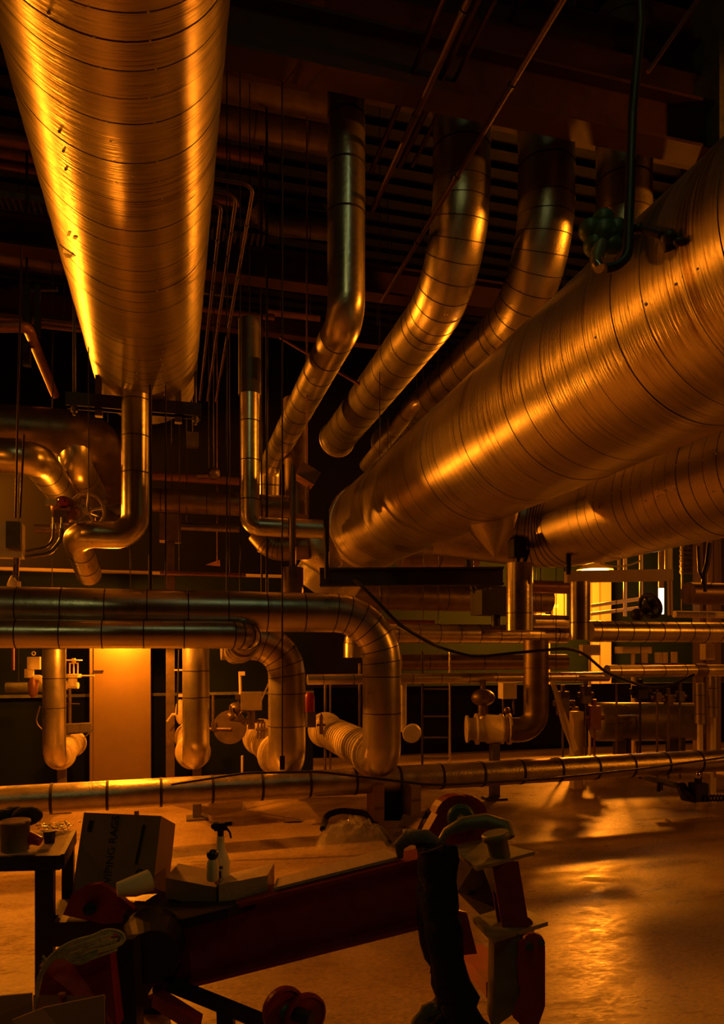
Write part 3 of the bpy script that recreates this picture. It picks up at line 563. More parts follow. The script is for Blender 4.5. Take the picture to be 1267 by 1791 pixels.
m_ = MB().cyl(Vector((P(494, 1, 5.2).x, P(494, 1, 5.2).y, ZC+0.02)), P(494, 1322, 5.2), 0.006, 8); rt = root('pull_cord', P(494, 1345, 5.2), 'long pull cord hanging in front of the half-lit drop pipe', 'cord'); part(rt, 'cord', m_, 'dark'); part(rt, 'handle', MB().box(P(494, 1334, 5.2), (0.035, 0.02, 0.10)), 'dark')
for px, lab in ((490, 'diagonal brace rod crossing behind the bent riser'),):
    m_ = MB().cyl(P(490, 590, 8.6), P(632, 674, 8.6), 0.02, 8); thing('brace_rod', m_, 'copper', lab, 'rod')
m_ = MB().cyl(P(1235, -20, 4.6), P(1134, 126, 4.6), 0.014, 8); thing('brace_rod', m_, 'copper', 'diagonal rod in the dark upper right corner', 'rod')
m_ = up(MB().cyl(P(440, 446, 8.8), P(470, 454, 8.8), 0.016, 8), P(452, 450, 8.8)); thing('short_tube', m_, 'bright', 'tiny bright tube in the dark right of bent conduits', 'pipe')
m_ = MB().box(P(1262, 150, 6.0), (0.3, 0.3, 1.9)); m_.v = [v for v in m_.v]; thing('upright_column', m_, 'olive', 'dim squared column at the upper right edge', 'column')
# small faintly lit panes far back
m_ = up(MB().box(P(660, 588, 10.6), (0.30, 0.05, 0.22)), P(660, 588, 10.6)); thing('vent_louvre', m_, 'olive', 'faint grey louvre between riser and curved duct', 'vent')

# ================================================================== PANEL AND VALVES, lower left
d = 8.4; a = P(160, 1366, d); b = P(262, 1366, d)
rt = root('steel_cabinet', ((a.x+b.x)/2, (a.y+b.y)/2, 0), 'tall plain cabinet lit bright yellow from above, lower left', 'cabinet')
cx, cy = (a.x+b.x)/2, (a.y+b.y)/2; w = (b-a).length; Rz = Matrix.Rotation(-YAW*0.0, 3, 'Z')
ztop = 1.95
m_ = MB().box((cx, cy+0.14, ztop/2), (w, 0.26, ztop)); part(rt, 'body', m_, 'cabinet')
m_ = MB().box((cx+0.02, cy+0.005, ztop/2), (w-0.05, 0.012, ztop-0.04)); dr_ = part(rt, 'door', m_, 'cabinet')
m_ = MB().box((cx-w/2+0.10, cy-0.008, P(180, 1173, d).z), (0.11, 0.012, 0.012)); part(dr_, 'latch', m_, 'dark')
# wall lamp above cabinet
lp = Vector((cx+0.02, cy-0.22, ztop-0.02)); rt = root('wall_lamp', lp+Vector((0, 0.12, 0)), 'wall lamp above the lit cabinet, hidden behind level pipes', 'lamp')
part(rt, 'shade', MB().lathe(lp+Z_*0.02, Z_, [(0, 0.09), (0.02, 0.085), (0.07, 0.04), (0.09, 0.03)], 20), 'steel'); part(rt, 'bulb', MB().ball(lp, 0.035), 'glow')
part(rt, 'arm', MB().cyl(lp+Z_*0.08, lp+Z_*0.08+Vector((0, 0.22, 0)), 0.012, 8), 'steel')
lamp('cabinet_light', lp-Z_*0.045+Vector((0, -0.02, 0)), 210, SODIUM, 0.04)
lp = P(228, 1083, 6.15); rt = root('pipe_bay_lamp', lp, 'small shaded lamp hung behind the level pipes, before the cabinet', 'lamp')
part(rt, 'shade', MB().lathe(lp+Z_*0.03, Z_, [(0, 0.06), (0.02, 0.055), (0.05, 0.03), (0.06, 0.02)], 20), 'steel'); part(rt, 'bulb', MB().ball(lp, 0.022), 'glow')
part(rt, 'cord', up(MB(), lp+Z_*0.08), 'dark')
bay('pipe_bay_light', lp-Z_*0.03, 170, SODIUM, 0.03, 165)
# pale solenoid valve
c = P(58, 1170, 7.4); rt = root('solenoid_valve', c-Z_*0.4, 'pale boxy valve hanging left of the dim drop pipe', 'valve')
part(rt, 'coil', MB().box(c+R_*0.01+Z_*0.06, (0.12, 0.09, 0.13)).box(c+R_*-0.04+Z_*-0.045, (0.08, 0.08, 0.09)), 'paint')
part(rt, 'eye', MB().torus(c+Z_*0.16+R_*0.005, F_, 0.018, 0.006, 16, 6), 'paint')
part(rt, 'body', MB().lathe(c-Z_*0.30, Z_, [(0, 0.01), (0.03, 0.04), (0.15, 0.055), (0.22, 0.03)], 16), 'copper')
part(rt, 'elbow', MB().pipe([c+Z_*-0.09, c+Z_*-0.09+R_*0.07, c+Z_*-0.16+R_*0.12, c+Z_*-0.16+R_*0.25], 0.03, fil=0.03, seg=14), 'paint')
trans('wall_pipe', 10, 110, 1202, 8.6, 0.055, ['olive', 'seam'], 'dim horizontal pipe on the green wall at left edge')
m_ = MB().cyl(P(23, 1100, 6.0), P(23, 1172, 6.0), 0.013, 8); thing('stub_rod', m_, 'copper', 'short brown rod under level pipe at left edge', 'rod')
m_ = MB().pipe([P(70, 1235, 7.3), P(62, 1262, 7.3), P(72, 1276, 7.3), P(90, 1280, 7.2)], 0.008, fil=0.1, seg=8); thing('tube_loop', m_, 'worn', 'thin curved tube looping left of the dim drop pipe', 'tube')
# gate valve with small wheel
c = P(129, 1185, 7.9); rt = root('gate_valve', P(129, 1260, 7.9), 'cream gate valve with flat wheel left of the lit cabinet', 'valve')
handwheel(rt, P(129, 1155, 7.9), Z_, 0.085, 0.008, 'paint', 4)
m_ = MB(); m_.bar(P(122, 1160, 7.9), P(122, 1178, 7.9), 0.012, 0.02, up=Vector((0, 1, 0))); m_.bar(P(136, 1160, 7.9), P(136, 1178, 7.9), 0.012, 0.02, up=Vector((0, 1, 0))); m_.cyl(P(129, 1154, 7.9), P(129, 1182, 7.9), 0.008, 8); m_.bar(P(121, 1160, 7.9), P(137, 1160, 7.9), 0.02, 0.012); part(rt, 'yoke', m_, 'paint')
part(rt, 'bonnet', MB().cyl(P(129, 1185, 7.9), P(129, 1179, 7.9), 0.08, 20), 'paint')
part(rt, 'body', MB().cyl(P(127, 1200, 7.9), P(127, 1186, 7.9), 0.05, 16).cyl(P(115, 1199, 7.9), P(137, 1199, 7.9), 0.035, 16).cyl(P(115, 1199, 7.9), P(119, 1199, 7.9), 0.05, 16), 'paint')
part(rt, 'stem_arm', MB().cyl(P(136, 1182, 7.9), P(165, 1182, 7.9), 0.009, 8), 'paint')
m_ = MB().cyl(P(122, 1203, 7.9), P(122, 1265, 7.9), 0.018, 10); m_.cyl(P(113, 1231, 7.9), P(139, 1231, 7.9), 0.006, 6); thing('stand_pipe', m_, 'worn', 'brown standpipe below the cream gate valve', 'pipe')
m_ = MB().box(P(133, 1273, 7.6), (0.16, 0.1, 0.09)); m_.box(P(119, 1276, 7.6), (0.05, 0.08, 0.12)); m_.cyl(P(113, 1284, 7.6), P(160, 1280, 7.6), 0.008, 8); m_.box(P(150, 1272, 7.6), (0.1, 0.09, 0.09)); m_.pipe([P(162, 1268, 7.5), P(163, 1275, 7.5), P(148, 1290, 7.5)], 0.007, fil=0.02, seg=8)
thing('actuator', m_, 'steel', 'dark actuator box on the short flanged pipe left of cabinet', 'actuator')
# things around bright drop pipe
m_ = MB().cyl(P(313, 1136, 7.0), P(310, 1250, 7.0), 0.007, 8); thing('cable', m_, 'dark', 'thin cable running down left of the bright drop pipe', 'cable')
m_ = MB().cyl(P(305, 1172, 7.2), P(322, 1172, 7.2), 0.009, 8); thing('short_tube', m_, 'paint', 'short pale stub left of the bright drop pipe', 'tube')
c = P(316, 1245, 7.4); m_ = MB().ball(c, 0.09, 0, (0.6, 0.8, 1.5)); m_.box(c+Z_*0.17, (0.05, 0.05, 0.03)); m_.cyl(c+R_*-0.09+Z_*-0.03, c+R_*0.1, 0.014, 8); m_.cyl(c+R_*-0.09+Z_*-0.03, c+R_*-0.14+Z_*-0.1, 0.01, 8); thing('globe_valve', m_, 'cream', 'rounded cream valve peeking out left of bright drop pipe', 'valve')
m_ = MB().cyl(P(366, 1275, 7.2), P(405, 1275, 7.2), 0.02, 10); m_.box(P(374, 1270, 7.2), (0.05, 0.06, 0.08)); m_.cyl(P(373, 1215, 7.2), P(373, 1265, 7.2), 0.014, 8); thing('link_pipe', m_, 'worn', 'thin fitting joining bright drop pipe to the valve cluster', 'pipe')
# valve cluster on cream pipe (400-470)
c = P(441, 1226, 7.0); rt = root('control_valve', P(435, 1275, 7.0), 'control valve with cream box on top of the lagged pipe', 'valve')
part(rt, 'control_box', MB().box(c, (0.18, 0.12, 0.175)), 'paint'); part(rt, 'box_cover', MB().box(c+R_*-0.08+F_*-0.065, (0.035, 0.03, 0.17)), 'paint')
m_ = MB().cyl(P(440, 1242, 7.0), P(440, 1275, 7.0), 0.035, 12); m_.cyl(P(405, 1258, 7.0), P(462, 1262, 7.0), 0.02, 10); m_.ball(P(413, 1240, 7.1), 0.07); m_.ball(P(405, 1253, 7.0), 0.045); m_.cyl(P(403, 1234, 7.0), P(404, 1255, 7.0), 0.012, 8); m_.torus(P(428, 1251, 6.9), F_, 0.04, 0.011, 18, 6); m_.box(P(417, 1219, 7.0), (0.05, 0.04, 0.045)); m_.cyl(P(417, 1222, 7.0), P(417, 1238, 7.0), 0.006, 6)
part(rt, 'body', m_, 'worn')
m_ = MB()
for px in (452, 458, 463): m_.cyl(P(px, 1262, 6.6), P(px-1, 1292, 6.6), 0.009, 8)
m_.cyl(P(448, 1276, 6.6), P(468, 1276, 6.6), 0.012, 8); part(rt, 'studs', m_, 'worn')
part(rt, 'flange', MB().lathe(P(402, 1272, 7.2), Vector((0.25, 1, 0)), [(0, 0.17), (0.04, 0.17), (0.05, 0.1)], 24), 'worn')
m_ = MB().cyl(P(420, 1176, 7.2), P(421, 1214, 7.2), 0.016, 10); m_.box(P(423, 1178, 7.2), (0.06, 0.05, 0.04)); thing('brace_tube', MB().cyl(P(455, 1230, 6.9), P(470, 1196, 6.9), 0.007, 8), 'paint', 'thin pale tube leaning against the half-lit drop pipe', 'tube'); thing('strut', m_, 'paint', 'pale upright strut above the cream control box', 'strut')
m_ = MB().cyl(P(424, 1322, 7.2), PZ(424, 1417, 0.0), 0.013, 10); thing('pipe_stand', m_, 'paint', 'thin pale leg under the cream lagged pipe', 'stand')
# red actuator right of half-lit pipe
c = P(542, 1228, 7.4); rt = root('red_actuator', P(545, 1275, 7.4), 'pinkish red capped actuator right of the half-lit drop pipe', 'actuator')
part(rt, 'cap', MB().lathe(c-Z_*0.1, Z_, [(0, 0.05), (0.16, 0.05), (0.19, 0.04), (0.20, 0.02)], 18), 'redplastic'); part(rt, 'body', MB().box(P(544, 1258, 7.4), (0.09, 0.09, 0.16)), 'steel')
m_ = MB().ball(P(562, 1255, 7.3), 0.03, 0, (0.7, 0.7, 1.6)); m_.cyl(P(562, 1262, 7.3), P(562, 1284, 7.3), 0.02, 8); m_.cyl(P(554, 1268, 7.3), P(570, 1268, 7.3), 0.012, 8); thing('bleed_valve', m_, 'worn', 'small spiky valve on top of the ribbed cream pipe', 'valve')
for px, y0, y1, r, lab in ((569, 1196, 1255, 0.015, 'left of two thin posts behind the ribbed cream pipe'), (578, 1196, 1250, 0.012, 'right of two thin posts behind the ribbed cream pipe'), (629, 1160, 1300, 0.014, 'thin bright post just left of thick pipe downbend')):
    a_ = P(px, y0, 8.2); thing('thin_post', MB().cyl(Vector((a_.x, a_.y, 0)), a_, r, 8), 'worn', lab, 'post')

# ================================================================== LEVEL PIPES, right half
hy = 8.3; a = PY(590, 1108, hy); b = PY(1400, 1108, hy); z = PY(900, 1109, hy).z
m_ = MB().pipe([(PY(618, 1150, hy).x, hy, PY(618, 1150, hy).z), (PY(618, 1110, hy).x, hy, z), (PY(990, 1, hy).x, hy, z)], 0.118, fil=0.14, nf=4, seg=30, band=0.27, bw=0.008, gore=True)
up(m_, Vector((PY(920, 1, hy).x, hy, z)), 1)
thing('level_pipe', m_, ['jacket', 'seam'], 'insulated level pipe right of the thick downbend, middle right', 'pipe')
h2 = 7.0; z2 = PY(1120, 1105, h2).z; xa, xb = PY(1030, 1105, h2).x, PY(1420, 1105, h2).x
m_ = MB().pipe([(xa, h2, z2), (xb, h2, z2)], 0.118, seg=30, band=0.20, bw=0.008); up(m_, Vector((xa+0.35, h2, z2)), 1); thing('level_pipe', m_, ['jacket', 'seam'], 'bright thick level pipe at right edge, below the channel frame', 'pipe')
trans('level_pipe', 538, 1064, 1186, 7.6, 0.058, ['jacket', 'seam'], 'thin copper-coloured level pipe across centre right', 'pipe', 0.34, bw=0.006)
trans('level_pipe', 1062, 1320, 1173, 7.3, 0.073, ['jacket', 'seam'], 'thin bright level pipe at right edge, above two white-legged posts', 'pipe', 0.30, bw=0.008)
m_ = MB().box(PY(1225, 1172, 7.3), (0.16, 0.16, 0.16)); thing('pipe_coupling', MB().pipe([PY(1215, 1172, 7.3), PY(1232, 1172, 7.3)], 0.082, seg=24), ['worn', 'seam'], 'wider coupling sleeve on the thin bright level pipe', 'coupling')
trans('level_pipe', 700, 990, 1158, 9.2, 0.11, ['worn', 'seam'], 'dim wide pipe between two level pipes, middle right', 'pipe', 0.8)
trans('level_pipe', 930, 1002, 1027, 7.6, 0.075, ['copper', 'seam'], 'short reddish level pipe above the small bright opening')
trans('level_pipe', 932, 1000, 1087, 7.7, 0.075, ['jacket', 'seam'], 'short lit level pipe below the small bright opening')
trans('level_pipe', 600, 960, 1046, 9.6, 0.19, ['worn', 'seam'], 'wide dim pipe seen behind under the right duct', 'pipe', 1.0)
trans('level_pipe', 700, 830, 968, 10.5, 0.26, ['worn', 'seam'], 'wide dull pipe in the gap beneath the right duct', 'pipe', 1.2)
# two vertical stubs under right ducts
for px, y0, y1, d, r, lab in ((909, 985, 1103, 6.2, 0.112, 'shiny vertical stub pipe left of the bright opening'), (1014, 1018, 1119, 6.3, 0.085, 'shiny vertical stub pipe under left end of channel frame')):
    a_, b_ = P(px, y0, d), P(px, y1, d); thing('stub_pipe', MB().pipe([b_, a_], r, seg=30, band=0.3, bw=0.006), ['jacket', 'seam'], lab, 'pipe')
m_ = MB().box(P(905, 960, 6.3), (0.12, 0.12, 0.16)); m_.cyl(P(908, 962, 6.3), P(906, 985, 6.3), 0.018, 8); m_.cyl(P(925, 962, 6.3), P(918, 985, 6.3), 0.016, 8); thing('spring_hanger', m_, 'dark', 'dark hanger holding the left shiny stub pipe', 'hanger')
m_ = MB().cyl(P(995, 860, 6.0), P(995, 1005, 6.0), 0.02, 10); thing('hanger_rod', m_, 'dark', 'dark rod descending to left end of channel frame', 'rod')
# channel frame
rt = root('channel_frame', P(1080, 1012, 6.5), 'tan channel bar with right post, above bright level pipe', 'frame')
m_ = MB().bar(P(990, 1009, 6.4), P(1174, 1006, 6.4), 0.1, 0.10); part(rt, 'crossbar', m_, 'paint')
m_ = MB().cyl(P(1172, 1002, 6.4), P(1173, 1076, 6.4), 0.022, 4); part(rt, 'post', m_, 'tan')
# handwheel dark
c = P(1138, 1060, 6.7); rt = root('gate_valve', P(1135, 1090, 6.7), 'black handwheel valve standing on the bright level pipe', 'valve'); handwheel(rt, c, R_*0.9+F_*0.5+Z_*0.4, 0.11, 0.02, 'black', 4); part(rt, 'stem', MB().cyl(c, P(1118, 1075, 6.7), 0.015, 8).ball(P(1115, 1075, 6.7), 0.06), 'dark')
# far bright corner : lamp, panels
lp = P(1041, 1000, 13.6); rt = root('high_bay_lamp', lp, 'glowing lamp above the yellow-lit panels, right of centre', 'lamp')
part(rt, 'shade', MB().lathe(lp+Z_*0.03, Z_, [(0, 0.34), (0.02, 0.34), (0.1, 0.2), (0.22, 0.1), (0.3, 0.08)], 24), 'paint'); part(rt, 'bulb', MB().ball(lp+Z_*0.0, 0.14, 0, (1.9, 1.9, 0.5)), 'glow')
part(rt, 'cord', MB().cyl(lp+Z_*0.3, (lp.x, lp.y, ZC+0.02), 0.02, 8), 'dark')
lamp('high_bay_light', lp-Z_*0.14, 1350, SODIUM, 0.16)
for x0, x1, y0, y1, d, mt, lab in ((1034, 1048, 1016, 1080, 15.7, 'tan', 'left strip of yellow panel beneath the glowing lamp'), (1049, 1069, 1012, 1080, 15.9, 'tan', 'right strip of yellow panel beneath the glowing lamp')):
    a_, b_ = P(x0, y0, d), P(x1, y1, d); thing('wall_panel', MB().box(((a_.x+b_.x)/2, (a_.y+b_.y)/2, a_.z/2), ((b_-a_).to_2d().length, 0.08, a_.z)), mt, lab, 'panel')
a_, b_ = P(934, 1030, 14.1), P(990, 1100, 14.1)
thing('wall_panel', MB().box(P(978, 1058, 15.6), (0.33, 0.08, 0.8)), 'tan', 'yellow panel seen through the small bright opening', 'panel')
m_ = MB().box(P(943, 1068, 13.9), (0.22, 0.1, 0.34)); m_.box(P(955, 1060, 13.8), (0.5, 0.06, 0.06)); m_.ball(P(942, 1058, 13.8), 0.12); q_ = P(950, 1075, 13.9); m_.box((q_.x, q_.y, q_.z/2), (0.2, 0.2, q_.z)); thing('pump_motor', m_, 'paint', 'small bright machine seen through the opening', 'machine')
for x0, y0, x1, y1, lab in ((1034, 1060, 1130, 1046, 'upper yellow-lit slanted handrail'), (1034, 1074, 1128, 1062, 'lower yellow-lit slanted handrail')):
    thing('handrail', MB().cyl(P(x0, y0, 12.0), P(x1, y1, 12.0), 0.03, 8), 'paint', lab+' behind the black handwheel', 'rail')
for px, y0, y1, d, r, mt, lab in ((1094, 985, 1078, 12, 0.03, 'paint', 'thin bright post left of black handwheel'), (1122, 980, 1070, 12, 0.03, 'paint', 'thin bright post behind black handwheel'), (1157, 968, 1030, 11, 0.04, 'tan', 'thin post above right half of channel frame'), (1170, 966, 1000, 9.5, 0.05, 'paint', 'pale post above right end of channel frame'), (1083, 986, 1000, 9.5, 0.02, 'paint', 'tiny post above the middle of channel frame'), (1194, 975, 1068, 8.5, 0.012, 'worn', 'slim pipe on green wall right of frame post')):
    a_, b_ = P(px, y0, d), P(px, y1, d); thing('thin_post', MB().cyl(b_, Vector((a_.x, a_.y, ZC+0.02)), r, 8), mt, lab, 'post')
m_ = MB().cyl(P(1157, 1029, 11.0), P(1157, 1074, 11.0), 0.04, 12); thing('tube_lamp', m_, 'tube', 'vertical glowing tube lamp right of black handwheel', 'lamp')
m_ = MB().pipe([P(1050, 985, 7.6), P(1085, 998, 7.6), P(1122, 980, 7.6)], 0.01, fil=0.5, nf=10, seg=8); thing('cable_loop', m_, 'paint', 'pale cable sagging above the channel frame', 'cable')
# tan columns at right edge
for px, w_, y0, y1, d, lab in ((1228, 0.19, 958, 1400, 10.45, 'tan wide column at right edge behind pipes'), (1247, 0.16, 955, 1400, 10.35, 'tan narrower column at right edge behind pipes')):
    a_ = P(px, y0, d); thing('wall_column', MB().box((a_.x, a_.y, 1.9), (w_, 0.15, 3.8)), 'cabinet', lab, 'column')
m_ = MB().pipe([P(1222, 955, 7.6), P(1224, 1000, 7.6), P(1234, 1018, 7.6), P(1234, 1035, 7.6)], 0.018, fil=0.1, seg=8); m_.pipe([P(1242, 950, 7.6), P(1238, 985, 7.6), P(1232, 1005, 7.6), P(1232, 1022, 7.6)], 0.026, fil=0.1, seg=8); thing('cable_bundle', m_, 'dark', 'dark looping cables at right edge below the lower duct', 'cable')
trans('level_pipe', 1204, 1400, 1040, 6.8, 0.125, ['worn', 'seam'], 'dark capped pipe stub at right edge under the lower duct')
trans('level_pipe', 1180, 1400, 1076, 7.8, 0.045, ['paint', 'seam'], 'pale slim pipe at right edge behind bright level pipe')
m_ = up(MB().box(P(1205, 978, 12), (0.3, 0.05, 0.5)), P(1205, 978, 12))
for k in range(6): m_.box(P(1205, 955+k*9, 11.9), (0.34, 0.03, 0.03))
thing('vent_grille', m_, 'bright', 'pale grille on green wall at right edge', 'vent')
# vertical pipe J with elbow
j0 = P(938, 1120, 7.8); j1 = P(938, 1276, 7.8); j2 = P(885, 1276, 7.8)
m_ = MB().pipe([j0, j1, Vector((j2.x, j1.y+0.04, j1.z))], 0.135, fil=0.2, nf=8, seg=32, band=0.6, bw=0.006)
thing('drop_pipe', m_, ['worn', 'seam'], 'dim vertical pipe turning left into flanged pipe, right of centre', 'pipe')
c = P(880, 1275, 7.8); m_ = MB().lathe(c, -R_, [(-0.08, 0.13), (-0.08, 0.17), (-0.05, 0.17), (-0.05, 0.13), (0, 0.13), (0, 0.165), (0.03, 0.165), (0.03, 0.15), (0.17, 0.16), (0.19, 0.14), (0.27, 0.14), (0.27, 0.17), (0.30, 0.17), (0.30, 0.12), (0.38, 0.12), (0.38, 0.15), (0.40, 0.15)], 32); rt = root('flanged_valve', c-Z_*0.2, 'cream flanged valve body joined to the dim drop pipe', 'valve'); part(rt, 'body', m_, 'cream')
part(rt, 'actuator_box', MB().box(P(888, 1208, 7.7), (0.16, 0.12, 0.17)), 'paint'); m_ = MB()
for px in (880, 898): m_.cyl(P(px, 1220, 7.7), P(px+1, 1250, 7.7), 0.012, 8)
m_.ball(P(887, 1243, 7.7), 0.04); part(rt, 'yoke', m_, 'worn')
m_ = MB().box((c.x-0.1, c.y, (c.z-0.15)/2), (0.09, 0.09, c.z-0.15)); m_.box((c.x-0.1, c.y, 0.01), (0.22, 0.2, 0.02)); thing('pipe_stand', m_, 'steel', 'steel stand under the cream flanged valve', 'stand')
m_ = MB().ball(P(845, 1220, 8.2), 0.14, 0, (1, 1, 0.7)); m_.cyl(P(845, 1205, 8.2), P(845, 1190, 8.2), 0.03, 10); m_.box(P(844, 1192, 8.2), (0.07, 0.05, 0.04)); m_.cyl(P(845, 1230, 8.2), P(845, 1275, 8.2), 0.06, 12); thing('diaphragm_valve', m_, 'worn', 'dim round-topped valve left of the flanged valve', 'valve')
# ladder
rt = root('ladder', P(765, 1345, 9.3)*1, 'thin metal ladder with one bright rail, centre right', 'ladder'); rt.location.z = 0
for px in (739, 787):
    a_ = P(px, 1180, 9.3); part(rt, 'rail', MB().cyl(Vector((a_.x, a_.y, 0.0)), a_+Z_*0.3, 0.016, 8), 'bright' if px > 760 else 'dark')
for k, py in enumerate((1205, 1253, 1290, 1326)):
    part(rt, 'rung', MB().cyl(P(739, py, 9.3), P(787, py, 9.3), 0.011, 8), 'steel')
m_ = MB().lathe(P(722, 1281, 8.0), -F_+R_*-0.15, [(0, 0.10), (0.16, 0.10), (0.17, 0.09)], 28); m_.cyl(P(706, 1190, 8.0), P(706, 1280, 8.0), 0.035, 10); thing('capped_pipe', m_, 'cream', 'round capped pipe end right of the thick downbend', 'pipe')
# tank and clutter, right
a_, b_ = P(1045, 1262, 9.6), P(1215, 1262, 9.9); rt = root('storage_tank', Vector(((a_.x+b_.x)/2, (a_.y+b_.y)/2, a_.z-0.45)), 'dim horizontal tank behind the level pipes at right', 'tank')
part(rt, 'shell', MB().lathe(a_, b_-a_, [(-0.08, 0.1), (-0.04, 0.2), (0, 0.26), ((b_-a_).length, 0.26), ((b_-a_).length+0.06, 0.18)], 28), 'steel')
for q in (0.25, 0.8):
    s_ = a_.lerp(b_, q); part(rt, 'leg', MB().box((s_.x, s_.y, (a_.z-0.2)/2), (0.08, 0.3, a_.z-0.2)), 'dark')
rt = root('guard_rail', Vector((P(1075, 1200, 9.0).x, P(1075, 1200, 9.0).y, 0)), 'thin bright guard rail in front of the dim tank', 'rail')
a_ = P(1079, 1195, 9.0); part(rt, 'post', MB().cyl(Vector((a_.x, a_.y, 0)), a_, 0.014, 8), 'worn')
for y_ in (1232, 1252): part(rt, 'crossbar', MB().cyl(P(1079, y_, 9.0), P(1145, y_-1, 9.2), 0.009, 8), 'bright')
for i, (px, py, w_, h_, mt) in enumerate(((985, 1230, 0.12, 0.3, 'steel'), (1003, 1250, 0.1, 0.2, 'worn'), (1025, 1215, 0.1, 0.22, 'steel'), (1040, 1255, 0.12, 0.3, 'copper'), (1120, 1210, 0.14, 0.16, 'dark'), (1150, 1220, 0.08, 0.12, 'worn'), (1170, 1225, 0.08, 0.14, 'worn'), (1190, 1218, 0.08, 0.12, 'steel'))):
    lab = ['grey instrument box left of the dim clutter', 'small lit fitting beneath grey instrument box', 'grey box right above dim manifold', 'brown manifold block left of the dim tank', 'dark motor above the dim tank', 'leftmost of three fittings above dim tank', 'middle of three fittings above dim tank', 'rightmost of three fittings above dim tank'][i]
    m_ = MB().box(P(px, py, 9.0), (w_, w_, h_)); m_.cyl(P(px, py, 9.0)+Z_*h_/2, P(px, py, 9.0)+Z_*(h_/2+0.08), w_*0.25, 10); m_.cyl(P(px, py, 9.0)-R_*w_, P(px, py, 9.0)+R_*w_, w_*0.3, 10); m_.cyl(P(px, py, 9.0), Vector((P(px, py, 9.0).x, P(px, py, 9.0).y, 0)), 0.015, 8)
    thing('instrument', m_, mt, lab, 'instrument')
for i, (px, py) in enumerate(((1128, 1150), (1151, 1150), (1163, 1150), (1180, 1149))):
    m_ = MB().cyl(P(px, py+10, 10.5), P(px, py-9, 10.5), 0.045, 12); thing('canister', m_, 'tan', ['leftmost', 'second', 'third', 'rightmost'][i]+' of four small tan canisters above the bright thin level pipe', 'canister', 'tan canisters')
m_ = MB().box(P(1108, 1137, 10.8), (0.5, 0.2, 0.10)); q_ = P(1108, 1137, 10.8); m_.cyl(q_, (q_.x, q_.y, 0), 0.03, 8); thing('machine_hood', m_, 'tan', 'tan lit hood under the bright thick level pipe', 'machine')
m_ = MB().box(P(1032, 1137, 10.8), (0.3, 0.1, 0.16)); q_ = P(1032, 1137, 10.8); m_.cyl(q_, (q_.x, q_.y, 0), 0.02, 8); thing('wall_plate', m_, 'tan', 'tan lit plate under the right shiny stub', 'plate')
m_ = up(MB().box(P(1238, 1140, 9.0), (0.14, 0.1, 0.2)), P(1238, 1140, 9.0)); thing('wall_plate', m_, 'tan', 'tan lit plate at right edge between level pipes', 'plate')
a_, b_ = P(1115, 1161, 10.5), P(1192, 1161, 10.6); m_ = MB().bar(a_, b_, 0.14, 0.02)
for q_ in (a_, b_): m_.cyl(q_, (q_.x, q_.y, 0), 0.015, 8)
thing('small_shelf', m_, 'dark', 'dark shelf carrying four small tan canisters', 'shelf')
# leaning board and props
m_ = MB().prism([P(965, 1195, 7.9), P(972, 1195, 7.9), P(1012, 1310, 7.6), P(1003, 1318, 7.6), P(982, 1262, 7.7)], F_*0.03); thing('leaning_board', m_, 'tan', 'pale narrow board leaning right of the dim drop pipe', 'board')
m_ = MB().box((P(1009, 1270, 8.4).x, P(1009, 1270, 8.4).y, 0.45), (0.13, 0.1, 0.9)); thing('pipe_stand', m_, 'tan', 'tan upright stand behind the leaning board', 'stand')
# white-legged posts at right
for px, yt, yb, lab in ((1224, 1195, 1265, 'left of two insulated posts with bare leg, right edge'), (1247, 1182, 1253, 'right of two insulated posts with bare leg, right edge')):
    a_ = P(px, yt, 7.6); b_ = P(px+1, yb, 7.6); rt = root('insulated_post', (b_.x, b_.y, 0), lab, 'post', None)
    part(rt, 'sleeve', MB().pipe([b_, a_], 0.052, seg=22, band=0.2, bw=0.006), ['jacket', 'seam']); part(rt, 'leg', MB().cyl(Vector((b_.x, b_.y, 0)), b_+Z_*0.01, 0.028, 14), 'paint')
# hoses sagging under level pipe
m_ = MB().pipe([P(695, 1095, 7.0), P(760, 1130, 6.6), P(830, 1150, 6.5), P(900, 1142, 6.5), P(1010, 1132, 6.6), P(1060, 1176, 6.8), P(1150, 1210, 6.9), P(1215, 1180, 6.9)], 0.014, fil=0.5, nf=6, seg=10); thing('rubber_hose', m_, 'black', 'black hose sagging across the level pipes, right half', 'hose')
m_ = MB().pipe([P(620, 1015, 6.0), P(645, 1035, 5.75), P(700, 1095, 5.72), P(760, 1128, 5.9)], 0.014, fil=0.4, nf=6, seg=10); thing('rubber_hose', m_, 'black', 'black hose crossing the thick pipe bend', 'hose')
m_ = MB().box(P(865, 1055, 7.6), (0.42, 0.3, 0.26)); m_.box(P(868, 1033, 7.6), (0.2, 0.2, 0.05)); m_.cyl(P(868, 1060, 7.6), P(868, 1095, 7.6), 0.05, 12); m_.cyl(P(818, 940, 7.6), P(822, 1010, 7.6), 0.05, 12); m_.pipe([P(822, 1005, 7.6), P(828, 1030, 7.6), P(842, 1045, 7.6)], 0.03, fil=0.1, seg=10); thing('dark_actuator', m_, 'black', 'black boxy actuator hanging above level pipe, right of centre', 'actuator')
trans('level_pipe', 655, 760, 1088, 9.0, 0.03, ['copper', 'seam'], 'thin dim pipe right of the thick downbend top')

